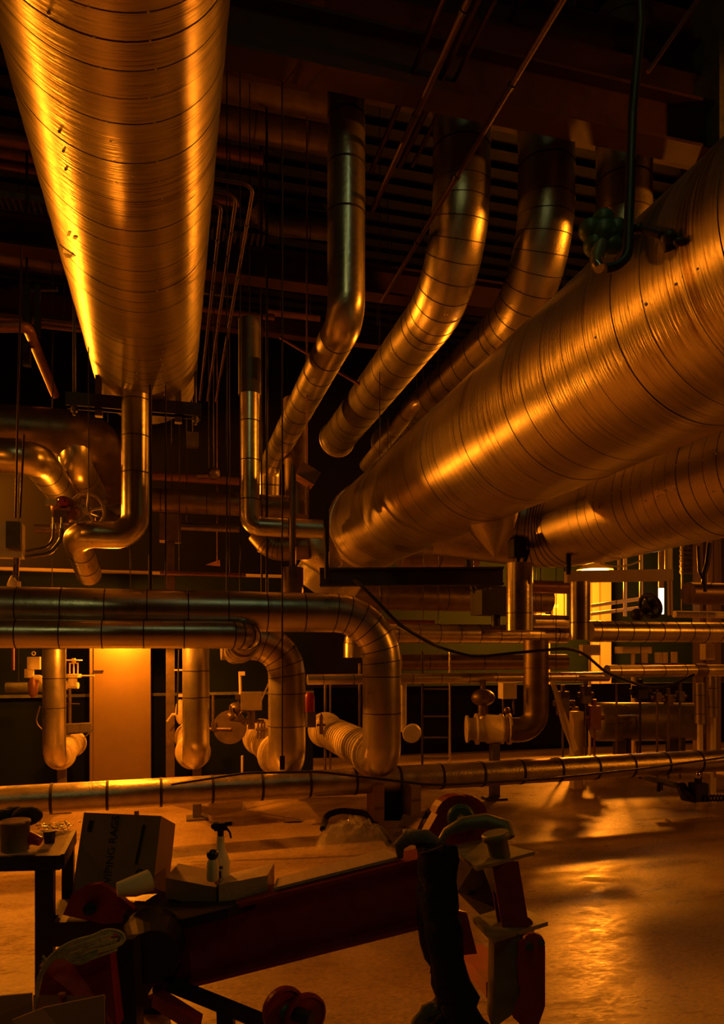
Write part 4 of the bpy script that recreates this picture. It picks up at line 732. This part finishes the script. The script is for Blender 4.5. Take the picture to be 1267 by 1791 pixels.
# ================================================================== HANGING HOSE AND VALVE on right duct
m_ = MB().pipe([P(1117, -40, 2.9), P(1121, 40, 2.9), P(1107, 200, 2.9), P(1098, 464, 2.75), P(1060, 470, 2.75)], 0.019, fil=0.09, nf=6, seg=14)
thing('hanging_hose', m_, 'black', 'thick black hose hanging in front of the huge right duct', 'hose')
c = P(1055, 410, 2.9); rt = root('duct_valve', c-Z_*0.2, 'lobed green grey valve on top edge of the right duct', 'valve')
m_ = MB()
for k in range(5):
    t_ = 2*PI*k/5+0.3; m_.ball(c+(R_*math.cos(t_)+Z_*math.sin(t_))*0.056, 0.046)
m_.ball(c, 0.06); part(rt, 'knob', m_, 'green'); part(rt, 'stem', MB().cyl(c, P(1043, 455, 2.85), 0.028, 12).cyl(P(1043, 448, 2.8), P(1043, 472, 2.8), 0.02, 8), 'olive')
part(rt, 'nut', MB().cyl(P(1044, 462, 2.74), P(1050, 470, 2.72), 0.02, 6), 'bright')
def ond(px, py, lift=0.03): y_, d_ = hit(RX, RZ, RR, px, py); return onduct(RX, RZ, RR+lift, y_, d_)
m_ = MB().cyl(ond(1112, 404), ond(1170, 415), 0.013, 10); m_.ball(ond(1128, 406), 0.020); m_.ball(ond(1182, 418, 0.028), 0.030, 0, (1, 1, 0.8)); m_.ball(ond(1198, 424, 0.02), 0.018, 0, (1.4, 1, 0.8)); m_.cyl(ond(1178, 420), ond(1174, 440, 0.01), 0.016, 8)
thing('lever_handle', m_, 'dark', 'dark lever fitting lying across the right duct', 'lever')

# ================================================================== FLOOR PIPE
a = P(150, 1393, 5.65); b = P(1240, 1331, 5.65*1.315); dd = (b-a).normalized(); a0 = a-dd*1.6; b0 = b+dd*1.6; zf = None
m_ = MB().pipe([a0, b0], 0.115, seg=40, band=0.41, bw=0.022, off=0.3, bl=0.004); rt = root('floor_pipe', (a0+b0)/2-Z_*0.6, 'long low jacketed pipe crossing whole picture above the floor', 'pipe'); rt.location.z = 0
part(rt, 'jacket', m_, ['floor_jacket', 'seam'])
for q in (0.02, 0.98):
    s_ = a0.lerp(b0, q); part(rt, 'support', MB().box((s_.x, s_.y, (s_.z-0.11)/2), (0.08, 0.08, s_.z-0.11)), 'steel')
m_ = MB().pipe([P(300, 1372, 5.65), P(430, 1352, 5.75), P(560, 1350, 5.85), P(760, 1374, 5.95), P(960, 1362, 6.4), P(1120, 1345, 6.75), P(1267, 1325, 7.2), P(1360, 1312, 7.4)], 0.010, fil=1.0, nf=6, seg=10); thing('black_cable', m_, 'black', 'black cable draped along the long low floor pipe', 'cable')
# floor jack / stand at right
c = PZ(1215, 1392, 0.0); rt = root('pipe_vice_stand', c, 'dark pipe stand with arm lying on floor at right edge', 'stand')
part(rt, 'arm', MB().cyl(P(1130, 1360, 7.35)*1, P(1192, 1376, 7.2), 0.03, 14), 'olive')
m_ = MB(); m_.sweep([P(1192, 1374, 7.2), P(1200, 1392, 7.1), P(1220, 1400, 7.05)], [0.05, 0.06, 0.03], 12); m_.box(P(1222, 1385, 7.1), (0.14, 0.12, 0.18)); m_.cyl(P(1222, 1378, 7.1), P(1222, 1357, 7.1), 0.035, 12); m_.cyl(P(1212, 1372, 7.1), P(1213, 1388, 7.1), 0.02, 8); part(rt, 'body', m_, 'dark')
m_ = MB(); 
for k in range(9): m_.torus(P(1232+k*6, 1396, 7.05), R_, 0.028, 0.009, 12, 6)
part(rt, 'chain', m_, 'dark'); part(rt, 'clamp', MB().ball(P(1221, 1356, 7.05), 0.03, 0, (1, 1, 1.4)), 'bright'); part(rt, 'foot', MB().cyl(P(1152, 1384, 7.25), P(1153, 1368, 7.25), 0.02, 8).cyl(P(1158, 1382, 7.2), P(1158, 1368, 7.2), 0.012, 8), 'dark')

# ================================================================== FLOOR CLUTTER behind gantry
c = PZ(515, 1438, 0); m_ = MB(); rr = [(c.x+math.cos(t*PI/6)*0.09*random.uniform(.6, 1.3), c.y+math.sin(t*PI/6)*0.06*random.uniform(.5, 1.2), 0.001) for t in range(12)]; m_.prism(rr, (0, 0, 0.004)); thing('oil_spot', m_, 'black', 'black flat blot on the floor left of the plastic bag', 'spot')
def cboard(name, c, sx, sy, sz, rz, label, openness=True, t=0.006, mt='card'):
    rt = root(name, c, label, 'box'); R = Matrix.Rotation(rz, 3, 'Z'); c = Vector(c); m_ = MB()
    m_.box(c+Vector((0, 0, t/2)), (sx, sy, t), R)
    for s_ in (-1, 1): m_.box(c+R@Vector((s_*(sx-t)/2, 0, sz/2)), (t, sy, sz), R); m_.box(c+R@Vector((0, s_*(sy-t)/2, sz/2)), (sx, t, sz), R)
    if not openness: m_.box(c+Vector((0, 0, sz)), (sx, sy, t), R)
    part(rt, 'carton', m_, mt)
    if openness:
        for s_ in (-1, 1):
            F2 = R @ Matrix.Rotation(s_*0.9, 3, 'Y'); part(rt, 'flap', MB().box(c+R@Vector((s_*(sx/2+0.04), 0, sz-0.03)), (0.11, sy, t), F2), mt)
    return rt
# carton lying on its side with dark opening towards us
p = PZ(690, 1464, 0.0); rt = root('open_carton', p, 'open cardboard carton with dark inside, under the floor pipe', 'box')
bw_, bh = 0.36, 0.46; t = 0.008; u = R_; f = (F_*0.25+Z_).normalized(); d_ = u.cross(f)*-1
def Q(x, y, z): return p + R_*x + F_*y + Z_*z
m_ = MB(); m_.bar(Q(-0.17, 0.05, 0.0), Q(-0.22, 0.25, 0.5), 0.07, 0.02, up=R_); m_.bar(Q(0.15, 0.05, 0.0), Q(0.10, 0.25, 0.5), 0.07, 0.02, up=R_)
m_ = MB(); m_.box(Q(-0.16, 0.16, 0.22), (0.09, 0.25, 0.44)); m_.box(Q(0.16, 0.16, 0.22), (0.09, 0.25, 0.44)); m_.box(Q(0, 0.3, 0.22), (0.4, 0.02, 0.44)); m_.box(Q(0, 0.12, 0.04), (0.4, 0.3, 0.08)); part(rt, 'carton', m_, 'card')
part(rt, 'dark_inside', MB().box(Q(0, 0.27, 0.22), (0.22, 0.02, 0.42)), 'black'); part(rt, 'flap', MB().prism([Q(-0.2, -0.05, 0.0), Q(0.24, -0.02, 0.0), Q(0.24, 0.04, 0.13), Q(-0.14, 0.04, 0.13)], F_*0.01), 'card'); part(rt, 'tape', MB().prism([Q(0.07, -0.06, 0.05), Q(0.20, -0.05, 0.06), Q(0.20, -0.045, 0.09), Q(0.07, -0.05, 0.08)], F_*-0.004), 'paper')  # black plate stands in for the shade inside the carton
p = PZ(745, 1462, 0.0); cboard('small_carton', p+F_*0.1, 0.30, 0.22, 0.16, 0.5, 'cardboard carton with lid, left behind the red bracket', True)
# plastic bag heap
import math as _m
p = PZ(620, 1476, 0.0); m_ = MB(); nu, nv = 22, 14; vs = []; fs = []
for i in range(nu):
    for j in range(nv):
        u_, v_ = i/(nu-1), j/(nv-1); x = (u_-0.5)*0.62; y = (v_-0.5)*0.5
        h = 0.22*max(0, math.sin(PI*u_))**0.6*max(0, math.sin(PI*v_))**0.6*(0.65+0.6*random.random()*0.6) ; vs.append(p+R_*(x+random.uniform(-.012, .012))+F_*(y+0.05)+Z_*(0.006+h+random.uniform(-.008, .012)*(1 if h > 0.02 else 0)))
for i in range(nu-1):
    for j in range(nv-1): a_ = i*nv+j; fs.append((a_, a_+1, a_+nv+1, a_+nv))
m_.add(vs, fs, 0, True); thing('plastic_bag', m_, 'film', 'crumpled clear plastic bag on the floor beside the open carton', 'bag')
m_ = MB().pipe([Q2 for Q2 in (PZ(565, 1450, .05), PZ(575, 1415, .12), PZ(640, 1422, .14), PZ(668, 1455, .08), PZ(680, 1475, .03))], 0.028, fil=0.2, nf=5, seg=10); thing('black_hose', m_, 'cloth', 'dark strip bundle curving around the clear plastic bag', 'hose')

# ================================================================== FOREGROUND GANTRY
rt = root('red_lifting_frame', P(560, 1700, 3.0), 'large red painted steel lifting frame lying in the foreground', 'frame')
rt.location.z = 0.0
G = rt
dA, dB = 2.95, 3.0
# main I beam (tilted up to the right)
b0 = (P(255, 1612, dA)+P(255, 1735, dA))/2; b1 = (P(745, 1487, dB)+P(745, 1612, dB))/2; H = (P(500, 1545, 2.97)-P(500, 1668, 2.97)).length
m_ = MB().ibeam(b0, b1, 0.15, H*0.97, 0.016, 0.012); part(G, 'beam', m_, 'red')
# clevis plate with rounded head: two plates
def plate(pts, ext, name, mt): return part(G, name, MB().prism(pts, ext), mt)
hd = 3.15; arc = [P(728, 1478, hd)]+[P(722+0, 1470, hd)]; ctr = (805, 1432); 
pl = [P(735, 1480, hd), P(768, 1420, hd)]+[P(803+math.cos(math.radians(t))*42, 1433-math.sin(math.radians(t))*42, hd) for t in range(165, -11, -16)]+[P(850, 1480, hd)]
plate(pl, F_*0.05-R_*0.022, 'clevis_plate', 'red'); plate([q+F_*0.16+R_*0.05-Z_*0.03 for q in pl], F_*0.02, 'clevis_plate', 'red')
shv = part(G, 'sheave', MB().lathe(P(806, 1430, 3.12), F_, [(-0.03, 0.05), (-0.02, 0.062), (0.0, 0.062), (0.0, 0.03), (0.16, 0.03)], 28), 'green')
part(shv, 'axle_pin', MB().cyl(P(806, 1430, 3.08), P(806, 1430, 3.2), 0.016, 12), 'bright')
m_ = MB().sweep([P(765, 1480, 2.95), P(782, 1455, 2.95), P(812, 1440, 2.95), P(850, 1436, 2.95), P(885, 1446, 2.93), P(892, 1465, 2.9)], [0.012, 0.02, 0.028, 0.032, 0.03, 0.022], 14); part(G, 'lever', m_, 'olive')
# upper square plate, post, lower plate, foot
pd = 2.75
plate([P(785, 1480, 3.05), P(845, 1468, 3.15), P(936, 1489, 2.85), P(835, 1517, 2.62)], Z_*-0.014, 'mounting_plate', 'olive')
m_ = MB().lathe(P(876, 1500, 2.78), (P(866, 1455, 2.78)-P(876, 1500, 2.78)), [(0, 0.04), (0.075, 0.042), (0.075, 0.055), (0.095, 0.055), (0.10, 0.05)], 24); part(G, 'post_cap', m_, 'olive')
a_, b_ = P(880, 1508, 2.78), P(898, 1620, 2.72); m_ = MB().ibeam(b_, a_, 0.10, 0.12, 0.014, 0.04, up=F_); part(G, 'post', m_, 'red')
plate([P(822, 1600, 3.0), P(905, 1580, 3.1), P(959, 1612, 2.75), P(862, 1642, 2.5)], Z_*-0.016, 'base_plate', 'olive')
m_ = MB(); a_, b_ = P(890, 1636, 2.66), P(878, 1800, 2.6); m_.prism([P(866, 1642, 2.6), P(910, 1634, 2.6), P(910, 1765, 2.6), P(862, 1800, 2.6)], F_*0.12); part(G, 'foot_web', m_, 'olive')
pl = [P(906, 1690, 2.55), P(908, 1650, 2.55)]+[P(934+math.cos(math.radians(t))*20, 1652-math.sin(math.radians(t))*20, 2.55) for t in range(160, 10, -25)]+[P(954, 1655, 2.55), P(954, 1760, 2.55), P(935, 1815, 2.55), P(898, 1780, 2.55), P(912, 1740, 2.55)]
plate(pl, F_*0.02, 'side_plate', 'red'); plate([q+F_*0.16 for q in pl], F_*0.02, 'side_plate', 'red')
part(G, 'bolt', MB().cyl(P(927, 1656, 2.52), P(927, 1656, 2.75), 0.016, 6).cyl(P(948, 1648, 2.52), P(948, 1648, 2.6), 0.012, 6), 'bright')
part(G, 'gusset', MB().prism([P(838, 1500, 2.85), P(862, 1520, 2.75), P(872, 1590, 2.8), P(840, 1600, 2.95), P(800, 1560, 3.0), P(797, 1485, 3.02)], F_*0.02), 'dark')
part(G, 'lower_rail', MB().bar(P(800, 1650, 3.3), P(870, 1730, 2.8), 0.09, 0.06).bar(P(835, 1660, 3.2), P(872, 1692, 3.0), 0.05, 0.04), 'red')
part(G, 'side_link', MB().prism([P(792, 1590, 2.9), P(818, 1600, 2.9), P(835, 1668, 2.9), P(800, 1672, 2.9)], F_*0.03), 'red')
m_ = MB().cyl(P(803, 1611, 2.86), P(806, 1611, 2.95), 0.012, 8).cyl(P(822, 1562, 2.84), P(822, 1562, 2.95), 0.01, 8); part(G, 'bolt', m_, 'bright')
# left end of the frame: red lug plate with hole, dark hub, red block
ld = 2.9; lug = [P(110, 1600, ld), P(125, 1565, ld), P(150, 1549, ld), P(175, 1546, ld), P(200, 1560, ld), P(232, 1588, ld), P(240, 1612, ld), P(180, 1616, ld)]
lugp = plate(lug, F_*0.03, 'lug_plate', 'red'); part(lugp, 'lug_pin', MB().cyl(P(157, 1590, ld-0.04), P(157, 1590, ld+0.1), 0.026, 20), 'black')
part(G, 'hub', MB().lathe(P(265, 1665, 2.72), F_+R_*-0.3, [(-0.06, 0.02), (-0.05, 0.10), (0.05, 0.13), (0.12, 0.13), (0.14, 0.06)], 30, 0, False), 'black')
part(G, 'hub_housing', MB().prism([P(215, 1600, 2.85), P(300, 1602, 2.85), P(312, 1680, 2.85), P(300, 1720, 2.85), P(218, 1720, 2.85)], F_*0.16), 'dark')
part(G, 'end_block', MB().prism([P(68, 1690, 2.45), P(120, 1670, 2.5), P(192, 1664, 2.5), P(205, 1800, 2.45), P(68, 1800, 2.45)], F_*0.16), 'red')
part(G, 'end_upright', MB().bar(P(215, 1640, 2.6), P(222, 1810, 2.55), 0.10, 0.08, up=F_), 'dark')
part(G, 'lower_arm', MB().bar(P(290, 1718, 2.75), P(480, 1795, 2.6), 0.05, 0.035).bar(P(395, 1760, 2.66), P(397, 1830, 2.66), 0.06, 0.05, up=F_), 'dark')
m_ = MB().bar(P(275, 1745, 2.7), P(345, 1790, 2.6), 0.05, 0.05); part(G, 'lower_bracket', m_, 'red')
part(G, 'frame_tube', MB().bar(P(100, 1625, 3.0), P(250, 1622, 3.0), 0.12, 0.10), 'dark')
part(G, 'frame_leg', MB().bar(P(270, 1690, 3.2), Vector((P(270, 1690, 3.2).x, P(270, 1690, 3.2).y, 0)), 0.09, 0.09, up=F_), 'dark')
# caster wheels, bottom
rt = root('caster', P(518, 1800, 2.55), 'double flanged red roller at the bottom edge, left of centre', 'wheel')
for k, (px, py) in enumerate(((497, 1766), (535, 1778))):
    c = P(px, py, 2.55+0.0*k); wl = part(rt, 'wheel', MB().lathe(c, R_*0.55-F_*0.84, [(-0.022, 0.03), (-0.022, 0.076), (-0.01, 0.08), (0.006, 0.08), (0.010, 0.070), (0.004, 0.066), (0.004, 0.03), (0.02, 0.028)], 36, 0, False), 'red'); part(wl, 'hub', MB().lathe(c, R_*0.55-F_*0.84, [(0.0, 0.03), (0.026, 0.026), (0.03, 0.012)], 16), 'green')
part(rt, 'axle', MB().cyl(P(497, 1766, 2.55), P(545, 1782, 2.50), 0.025, 14), 'dark')
part(rt, 'fork', MB().bar(P(516, 1780, 2.56), P(518, 1900, 2.56), 0.03, 0.03, up=F_), 'dark')
# plank on the beam
mid = lambda px, py, d: P(px, py, d)
m_ = MB().prism([P(478, 1553, 2.93), P(485, 1536, 3.03), P(672, 1484, 3.08), P(706, 1496, 2.95)], Z_*-0.012); thing('wooden_plank', m_, 'wood', 'pale plank lying on top of the red beam', 'plank')
# black wrapped strap bundle
def bundle(pts, rad, name, mt, lab, cat, n=5, amp=0.018, seg=10):
    m_ = MB()
    for k in range(n):
        off_ = R_*random.uniform(-1, 1)*rad*0.6+F_*random.uniform(-0.7, 0.3)*rad; L = []
        for i in range(len(pts)-1):
            for q in (0, 0.25, 0.5, 0.75): L.append(Vector(pts[i]).lerp(Vector(pts[i+1]), q)+off_+Vector((random.uniform(-amp, amp), random.uniform(-amp, amp), random.uniform(-amp, amp)*0.4)))
        L.append(Vector(pts[-1])+off_); m_.sweep(L, [rad*random.uniform(0.42, 0.7) for _ in L], seg, 0)
    return thing(name, m_, mt, lab, cat)
bundle([P(752, 1480, 2.85), P(758, 1560, 2.82), P(768, 1650, 2.78), P(790, 1740, 2.74), P(800, 1800, 2.7)], 0.085, 'strap_bundle', 'cloth', 'thick black bundle of straps hanging over the red beam end', 'straps', 9, 0.014, 12)
m_ = MB().sweep([P(700, 1500, 2.9), P(698, 1480, 2.9), P(715, 1464, 2.9), P(745, 1466, 2.88), P(765, 1480, 2.86)], [0.012, 0.024, 0.032, 0.036, 0.03], 14); thing('leather_glove', m_, 'ragcloth', 'grey crumpled cloth on top of the black strap bundle', 'cloth')
bundle([P(735, 1790, 2.75), P(760, 1768, 2.75), P(790, 1755, 2.75)], 0.05, 'cloth_rag', 'ragcloth', 'dull rag at the foot of the black strap bundle', 'cloth', 4, 0.012)
bundle([P(835, 1800, 2.7), P(800, 1775, 2.72), P(770, 1800, 2.7)], 0.06, 'cloth_rag', 'cloth', 'black rag heap at the bottom edge below the red frame', 'cloth', 4, 0.012)
# rope coil over red block
m_ = MB()
for k in range(12):
    j_ = lambda a_=2.5: random.uniform(-a_, a_); e_ = k*1.0
    pts = [P(62+k*1.2, 1770-k*9, 2.42), P(66+e_*1.5+j_(), 1712-k*2, 2.41), P(84+k*2.2+j_(), 1676-k*0.8+j_(), 2.40), P(118+k*1.5, 1648+k*3.9+j_(), 2.40+0.002*k), P(160+j_(4), 1637+k*3.6+j_(), 2.42), P(200+j_(6), 1628+k*3.0+j_(), 2.46)]
    if k in (0, 1): pts = pts[:4]+[P(165, 1636+k*4, 2.44), P(186+k, 1625+k*4, 2.46), P(212-k*3, 1629+k*3, 2.48), P(221-k*4, 1644, 2.48), P(205, 1656-k*4, 2.46), P(170, 1666-k*4, 2.42)]
    m_.pipe(pts, 0.0048, fil=0.12, nf=4, seg=7)
thing('rope_coil', m_, 'rope', 'pale coiled rope draped over the red block at lower left', 'rope')
# RAGS carton, standing tilted
fl = [P(147, 1421, 3.25), P(282, 1427, 3.2), P(268, 1552, 3.1), P(126, 1562, 3.15)]
n = (fl[1]-fl[0]).cross(fl[3]-fl[0]).normalized(); n = n if n.dot(F_) > 0 else -n
rt = root('rags_carton', fl[3]-Z_*0.02, 'tall cardboard carton marked WIPING RAGS, behind the red frame', 'box')
back = [q+F_*0.13+R_*0.03-Z_*0.068 for q in fl]; m_ = MB().add(fl+back, [(0, 1, 2, 3), (7, 6, 5, 4), (0, 4, 5, 1), (1, 5, 6, 2), (2, 6, 7, 3), (3, 7, 4, 0)]); part(rt, 'carton', m_, 'card')
part(rt, 'tab', MB().box(P(239, 1424, 3.28), (0.02, 0.01, 0.03)), 'card')
xd = (fl[0]-fl[3]).normalized(); yd = (fl[0]-fl[1]).normalized()
n = n.normalized(); cc = lambda u_, v_: fl[0].lerp(fl[1], u_).lerp(fl[3].lerp(fl[2], u_), v_)-n*0.0025
yd = (yd-xd*yd.dot(xd)).normalized()
text(rt, 'printed_words', 'WIPING RAGS', 0.05, cc(0.43, 0.50), xd, yd, 'ink'); part(rt, 'printed_smudge', MB().bar(cc(0.12, 0.10), cc(0.11, 0.24), 0.022, 0.002, up=n), 'ink')
part(rt, 'printed_ring', MB().torus(cc(0.82, 0.80), n, 0.017, 0.003, 20, 5), 'ink')
part(rt, 'printed_strip', MB().bar(cc(0.80, 0.14), cc(0.76, 0.68), 0.014, 0.002, up=n), 'ink')
m_ = MB().box(P(200, 1590, 3.2), (0.5, 0.2, 0.06)); thing('board_platform', m_, 'dark', 'dark board under the rags carton, behind the red lug', 'board')
# paper roll
m_ = MB().sweep([P(205, 1556, 2.85), P(235, 1550, 2.88), P(262, 1540, 2.92)], [0.028, 0.042, 0.045], 24); thing('paper_roll', m_, 'paper', 'pale paper cone lying in front of the rags carton', 'paper')
# dark tray under small boxes
m_ = MB().prism([P(215, 1600, 2.9), P(280, 1560, 3.1), P(480, 1560, 3.05), P(400, 1588, 2.85), P(260, 1622, 2.8)], Z_*-0.04); thing('dark_tray', m_, 'black', 'dark tray on the red beam under the two small boxes', 'tray')
# small carton and wood block
def qbox(name, top, h, mt, lab, cat):
    m_ = MB(); t_ = [Vector(q) for q in top]; b_ = [q-Z_*h for q in t_]; m_.add(t_+b_, [(0, 1, 2, 3), (7, 6, 5, 4), (0, 4, 5, 1), (1, 5, 6, 2), (2, 6, 7, 3), (3, 7, 4, 0)]); return thing(name, m_, mt, lab, cat)
qbox('small_carton', [P(290, 1535, 2.98), P(312, 1510, 3.22), P(400, 1528, 3.20), P(378, 1552, 2.94)], 0.085, 'card', 'low cardboard box left under the spray bottle', 'box')
qbox('wood_block', [P(383, 1547, 2.94), P(400, 1528, 3.12), P(480, 1509, 3.16), P(468, 1531, 2.98)], 0.09, 'wood', 'pale wood block right of the spray bottle', 'block')
# spray bottle
c = P(386, 1543, 3.08); rt = root('spray_bottle', c, 'white spray bottle with dark blue trigger head', 'bottle')
k_ = 3.08/1250
part(rt, 'body', MB().lathe(c, Z_, [(0, 0.036), (0.01, 0.040), (0.09, 0.040), (0.12, 0.030), (0.15, 0.018), (0.19, 0.016), (0.20, 0.016)], 24), 'white')
part(rt, 'collar', MB().cyl(c+Z_*0.195, c+Z_*0.225, 0.014, 16), 'blue')
m_ = MB().box(c+Z_*0.24+R_*0.0, (0.055, 0.024, 0.032)); m_.ball(c+Z_*0.242+R_*-0.02, 0.02, 0, (1.1, 0.7, 0.9)); m_.cyl(c+Z_*0.25+R_*0.02, c+Z_*0.255+R_*0.05, 0.010, 10); hd_ = part(rt, 'spray_head', m_, 'blue')
part(hd_, 'trigger', MB().sweep([c+Z_*0.235+R_*0.025, c+Z_*0.215+R_*0.04, c+Z_*0.19+R_*0.045], [0.006, 0.005, 0.004], 8), 'blue')
part(rt, 'printed_label', MB().box(c+Z_*0.075+F_*-0.041+R_*0.01, (0.014, 0.002, 0.012)).box(c+Z_*0.045+F_*-0.041+R_*0.006, (0.01, 0.002, 0.03)), 'ink')
c = P(372, 1540, 2.98); rt = root('squat_bottle', c, 'squat pale bottle with dark round cap before spray bottle', 'bottle')
part(rt, 'body', MB().lathe(c, Z_, [(0, 0.022), (0.01, 0.026), (0.075, 0.024), (0.09, 0.018)], 20), 'paper'); part(rt, 'cap', MB().ball(c+Z_*0.108, 0.025, 0, (1, 1, 0.95)), 'blue')
# ================================================================== TABLE, lower left
tz = P(60, 1490, 3.0).z; rt = root('work_table', (P(40, 1490, 3.0).x-0.2, P(40, 1490, 3.0).y, 0), 'dark work table cut by the left picture edge', 'table')
tl = [P(-140, 1482, 3.1), P(-60, 1440, 3.4), P(130, 1452, 3.35), P(108, 1488, 2.95), P(-150, 1500, 2.9)]
tl = [Vector((q.x, q.y, tz)) for q in tl]; part(rt, 'tabletop', MB().prism(tl, Z_*-0.05), 'wood')
part(rt, 'edge_strip', MB().bar(tl[4]-Z_*0.025-F_*0.01, tl[3]-Z_*0.025-F_*0.01, 0.02, 0.06).bar(tl[3]-Z_*0.025, tl[2]-Z_*0.025, 0.02, 0.06), 'dark')
q = P(78, 1500, 2.98); part(rt, 'leg', MB().box((q.x, q.y+0.02, (tz-0.05)/2), (0.07, 0.07, tz-0.05)), 'dark'); part(rt, 'leg', MB().box((q.x-0.85, q.y+0.1, (tz-0.05)/2), (0.07, 0.07, tz-0.05)), 'dark'); part(rt, 'leg', MB().box((q.x+0.05, q.y+0.32, (tz-0.05)/2), (0.05, 0.05, tz-0.05)), 'dark')
c = Vector((P(22, 1492, 2.98).x, P(22, 1492, 2.98).y+0.05, tz)); rt = root('metal_pail', c, 'pale paint pail on the table at left edge', 'pail'); part(rt, 'body', MB().lathe(c, Z_, [(0, 0.055), (0.11, 0.058), (0.112, 0.062), (0.12, 0.062)], 24), 'olive'); part(rt, 'lid', MB().cyl(c+Z_*0.118, c+Z_*0.126, 0.06, 24), 'bright')
c = Vector((P(55, 1480, 3.05).x, P(55, 1480, 3.05).y, tz+0.0)); m_ = MB().sweep([c+R_*-0.03+Z_*0.02, c+Z_*0.045, c+R_*0.04+Z_*0.03], [0.014, 0.028, 0.02], 10); thing('red_rag', m_, 'redplastic', 'red glossy wrapper on the table edge beside the pail', 'wrapper')
c = Vector((P(95, 1465, 3.15).x-0.02, P(95, 1465, 3.15).y, tz)); thing('dark_cup', MB().lathe(c, Z_, [(0, 0.022), (0.05, 0.026), (0.052, 0.02)], 16), 'dark', 'small dark cup on the table corner', 'cup')
c = Vector((P(35, 1450, 3.3).x, P(35, 1450, 3.3).y, tz)); m_ = MB()
for k in range(7): m_.ball(c+R_*random.uniform(-0.09, 0.07)+F_*random.uniform(-0.03, 0.05)+Z_*random.uniform(0.03, 0.11), random.uniform(0.045, 0.065), 0, (1.2, 1, 0.8))
thing('black_sack', m_, 'cloth', 'black crumpled sack on the table behind the pail', 'sack')
c = Vector((P(100, 1448, 3.35).x, P(100, 1448, 3.35).y, tz)); m_ = MB()
for k in range(70):
    a_ = c+R_*random.gauss(0, 0.038)+F_*random.gauss(0, 0.03)+Z_*random.uniform(0.004, 0.035); m_.sweep([a_, a_+Vector((random.uniform(-1, 1), random.uniform(-1, 1), random.uniform(-.3, .5)))*0.016, a_+Vector((random.uniform(-1, 1), random.uniform(-1, 1), 0.1))*0.02], 0.0022, 5, 0)
o = thing('metal_shavings', m_, 'bright', 'glittering heap of metal shavings on the table corner', 'shavings', None, 'stuff')
# open carton at bottom left
p = P(60, 1800, 2.2); rt = root('open_carton', Vector((p.x, p.y, p.z-0.2)), 'open cardboard carton at the bottom left corner', 'box')
m_ = MB(); m_.prism([P(-60, 1748, 2.35), P(55, 1738, 2.4), P(60, 1900, 2.4), P(-60, 1900, 2.35)], F_*0.008); m_.prism([P(20, 1785, 2.15), P(75, 1763, 2.2), P(182, 1741, 2.25), P(185, 1900, 2.25), P(20, 1900, 2.15)], F_*0.008); m_.prism([P(58, 1740, 2.45), P(182, 1742, 2.28), P(184, 1900, 2.28), P(58, 1900, 2.45)], R_*0.008); part(rt, 'carton', m_, 'card')
c = P(108, 1740, 2.36); thing('wooden_peg', MB().lathe(c-Z_*0.04, Z_, [(0, 0.008), (0.03, 0.008), (0.032, 0.014), (0.045, 0.012)], 14), 'copper', 'small brown peg rising from the bottom left carton', 'peg')
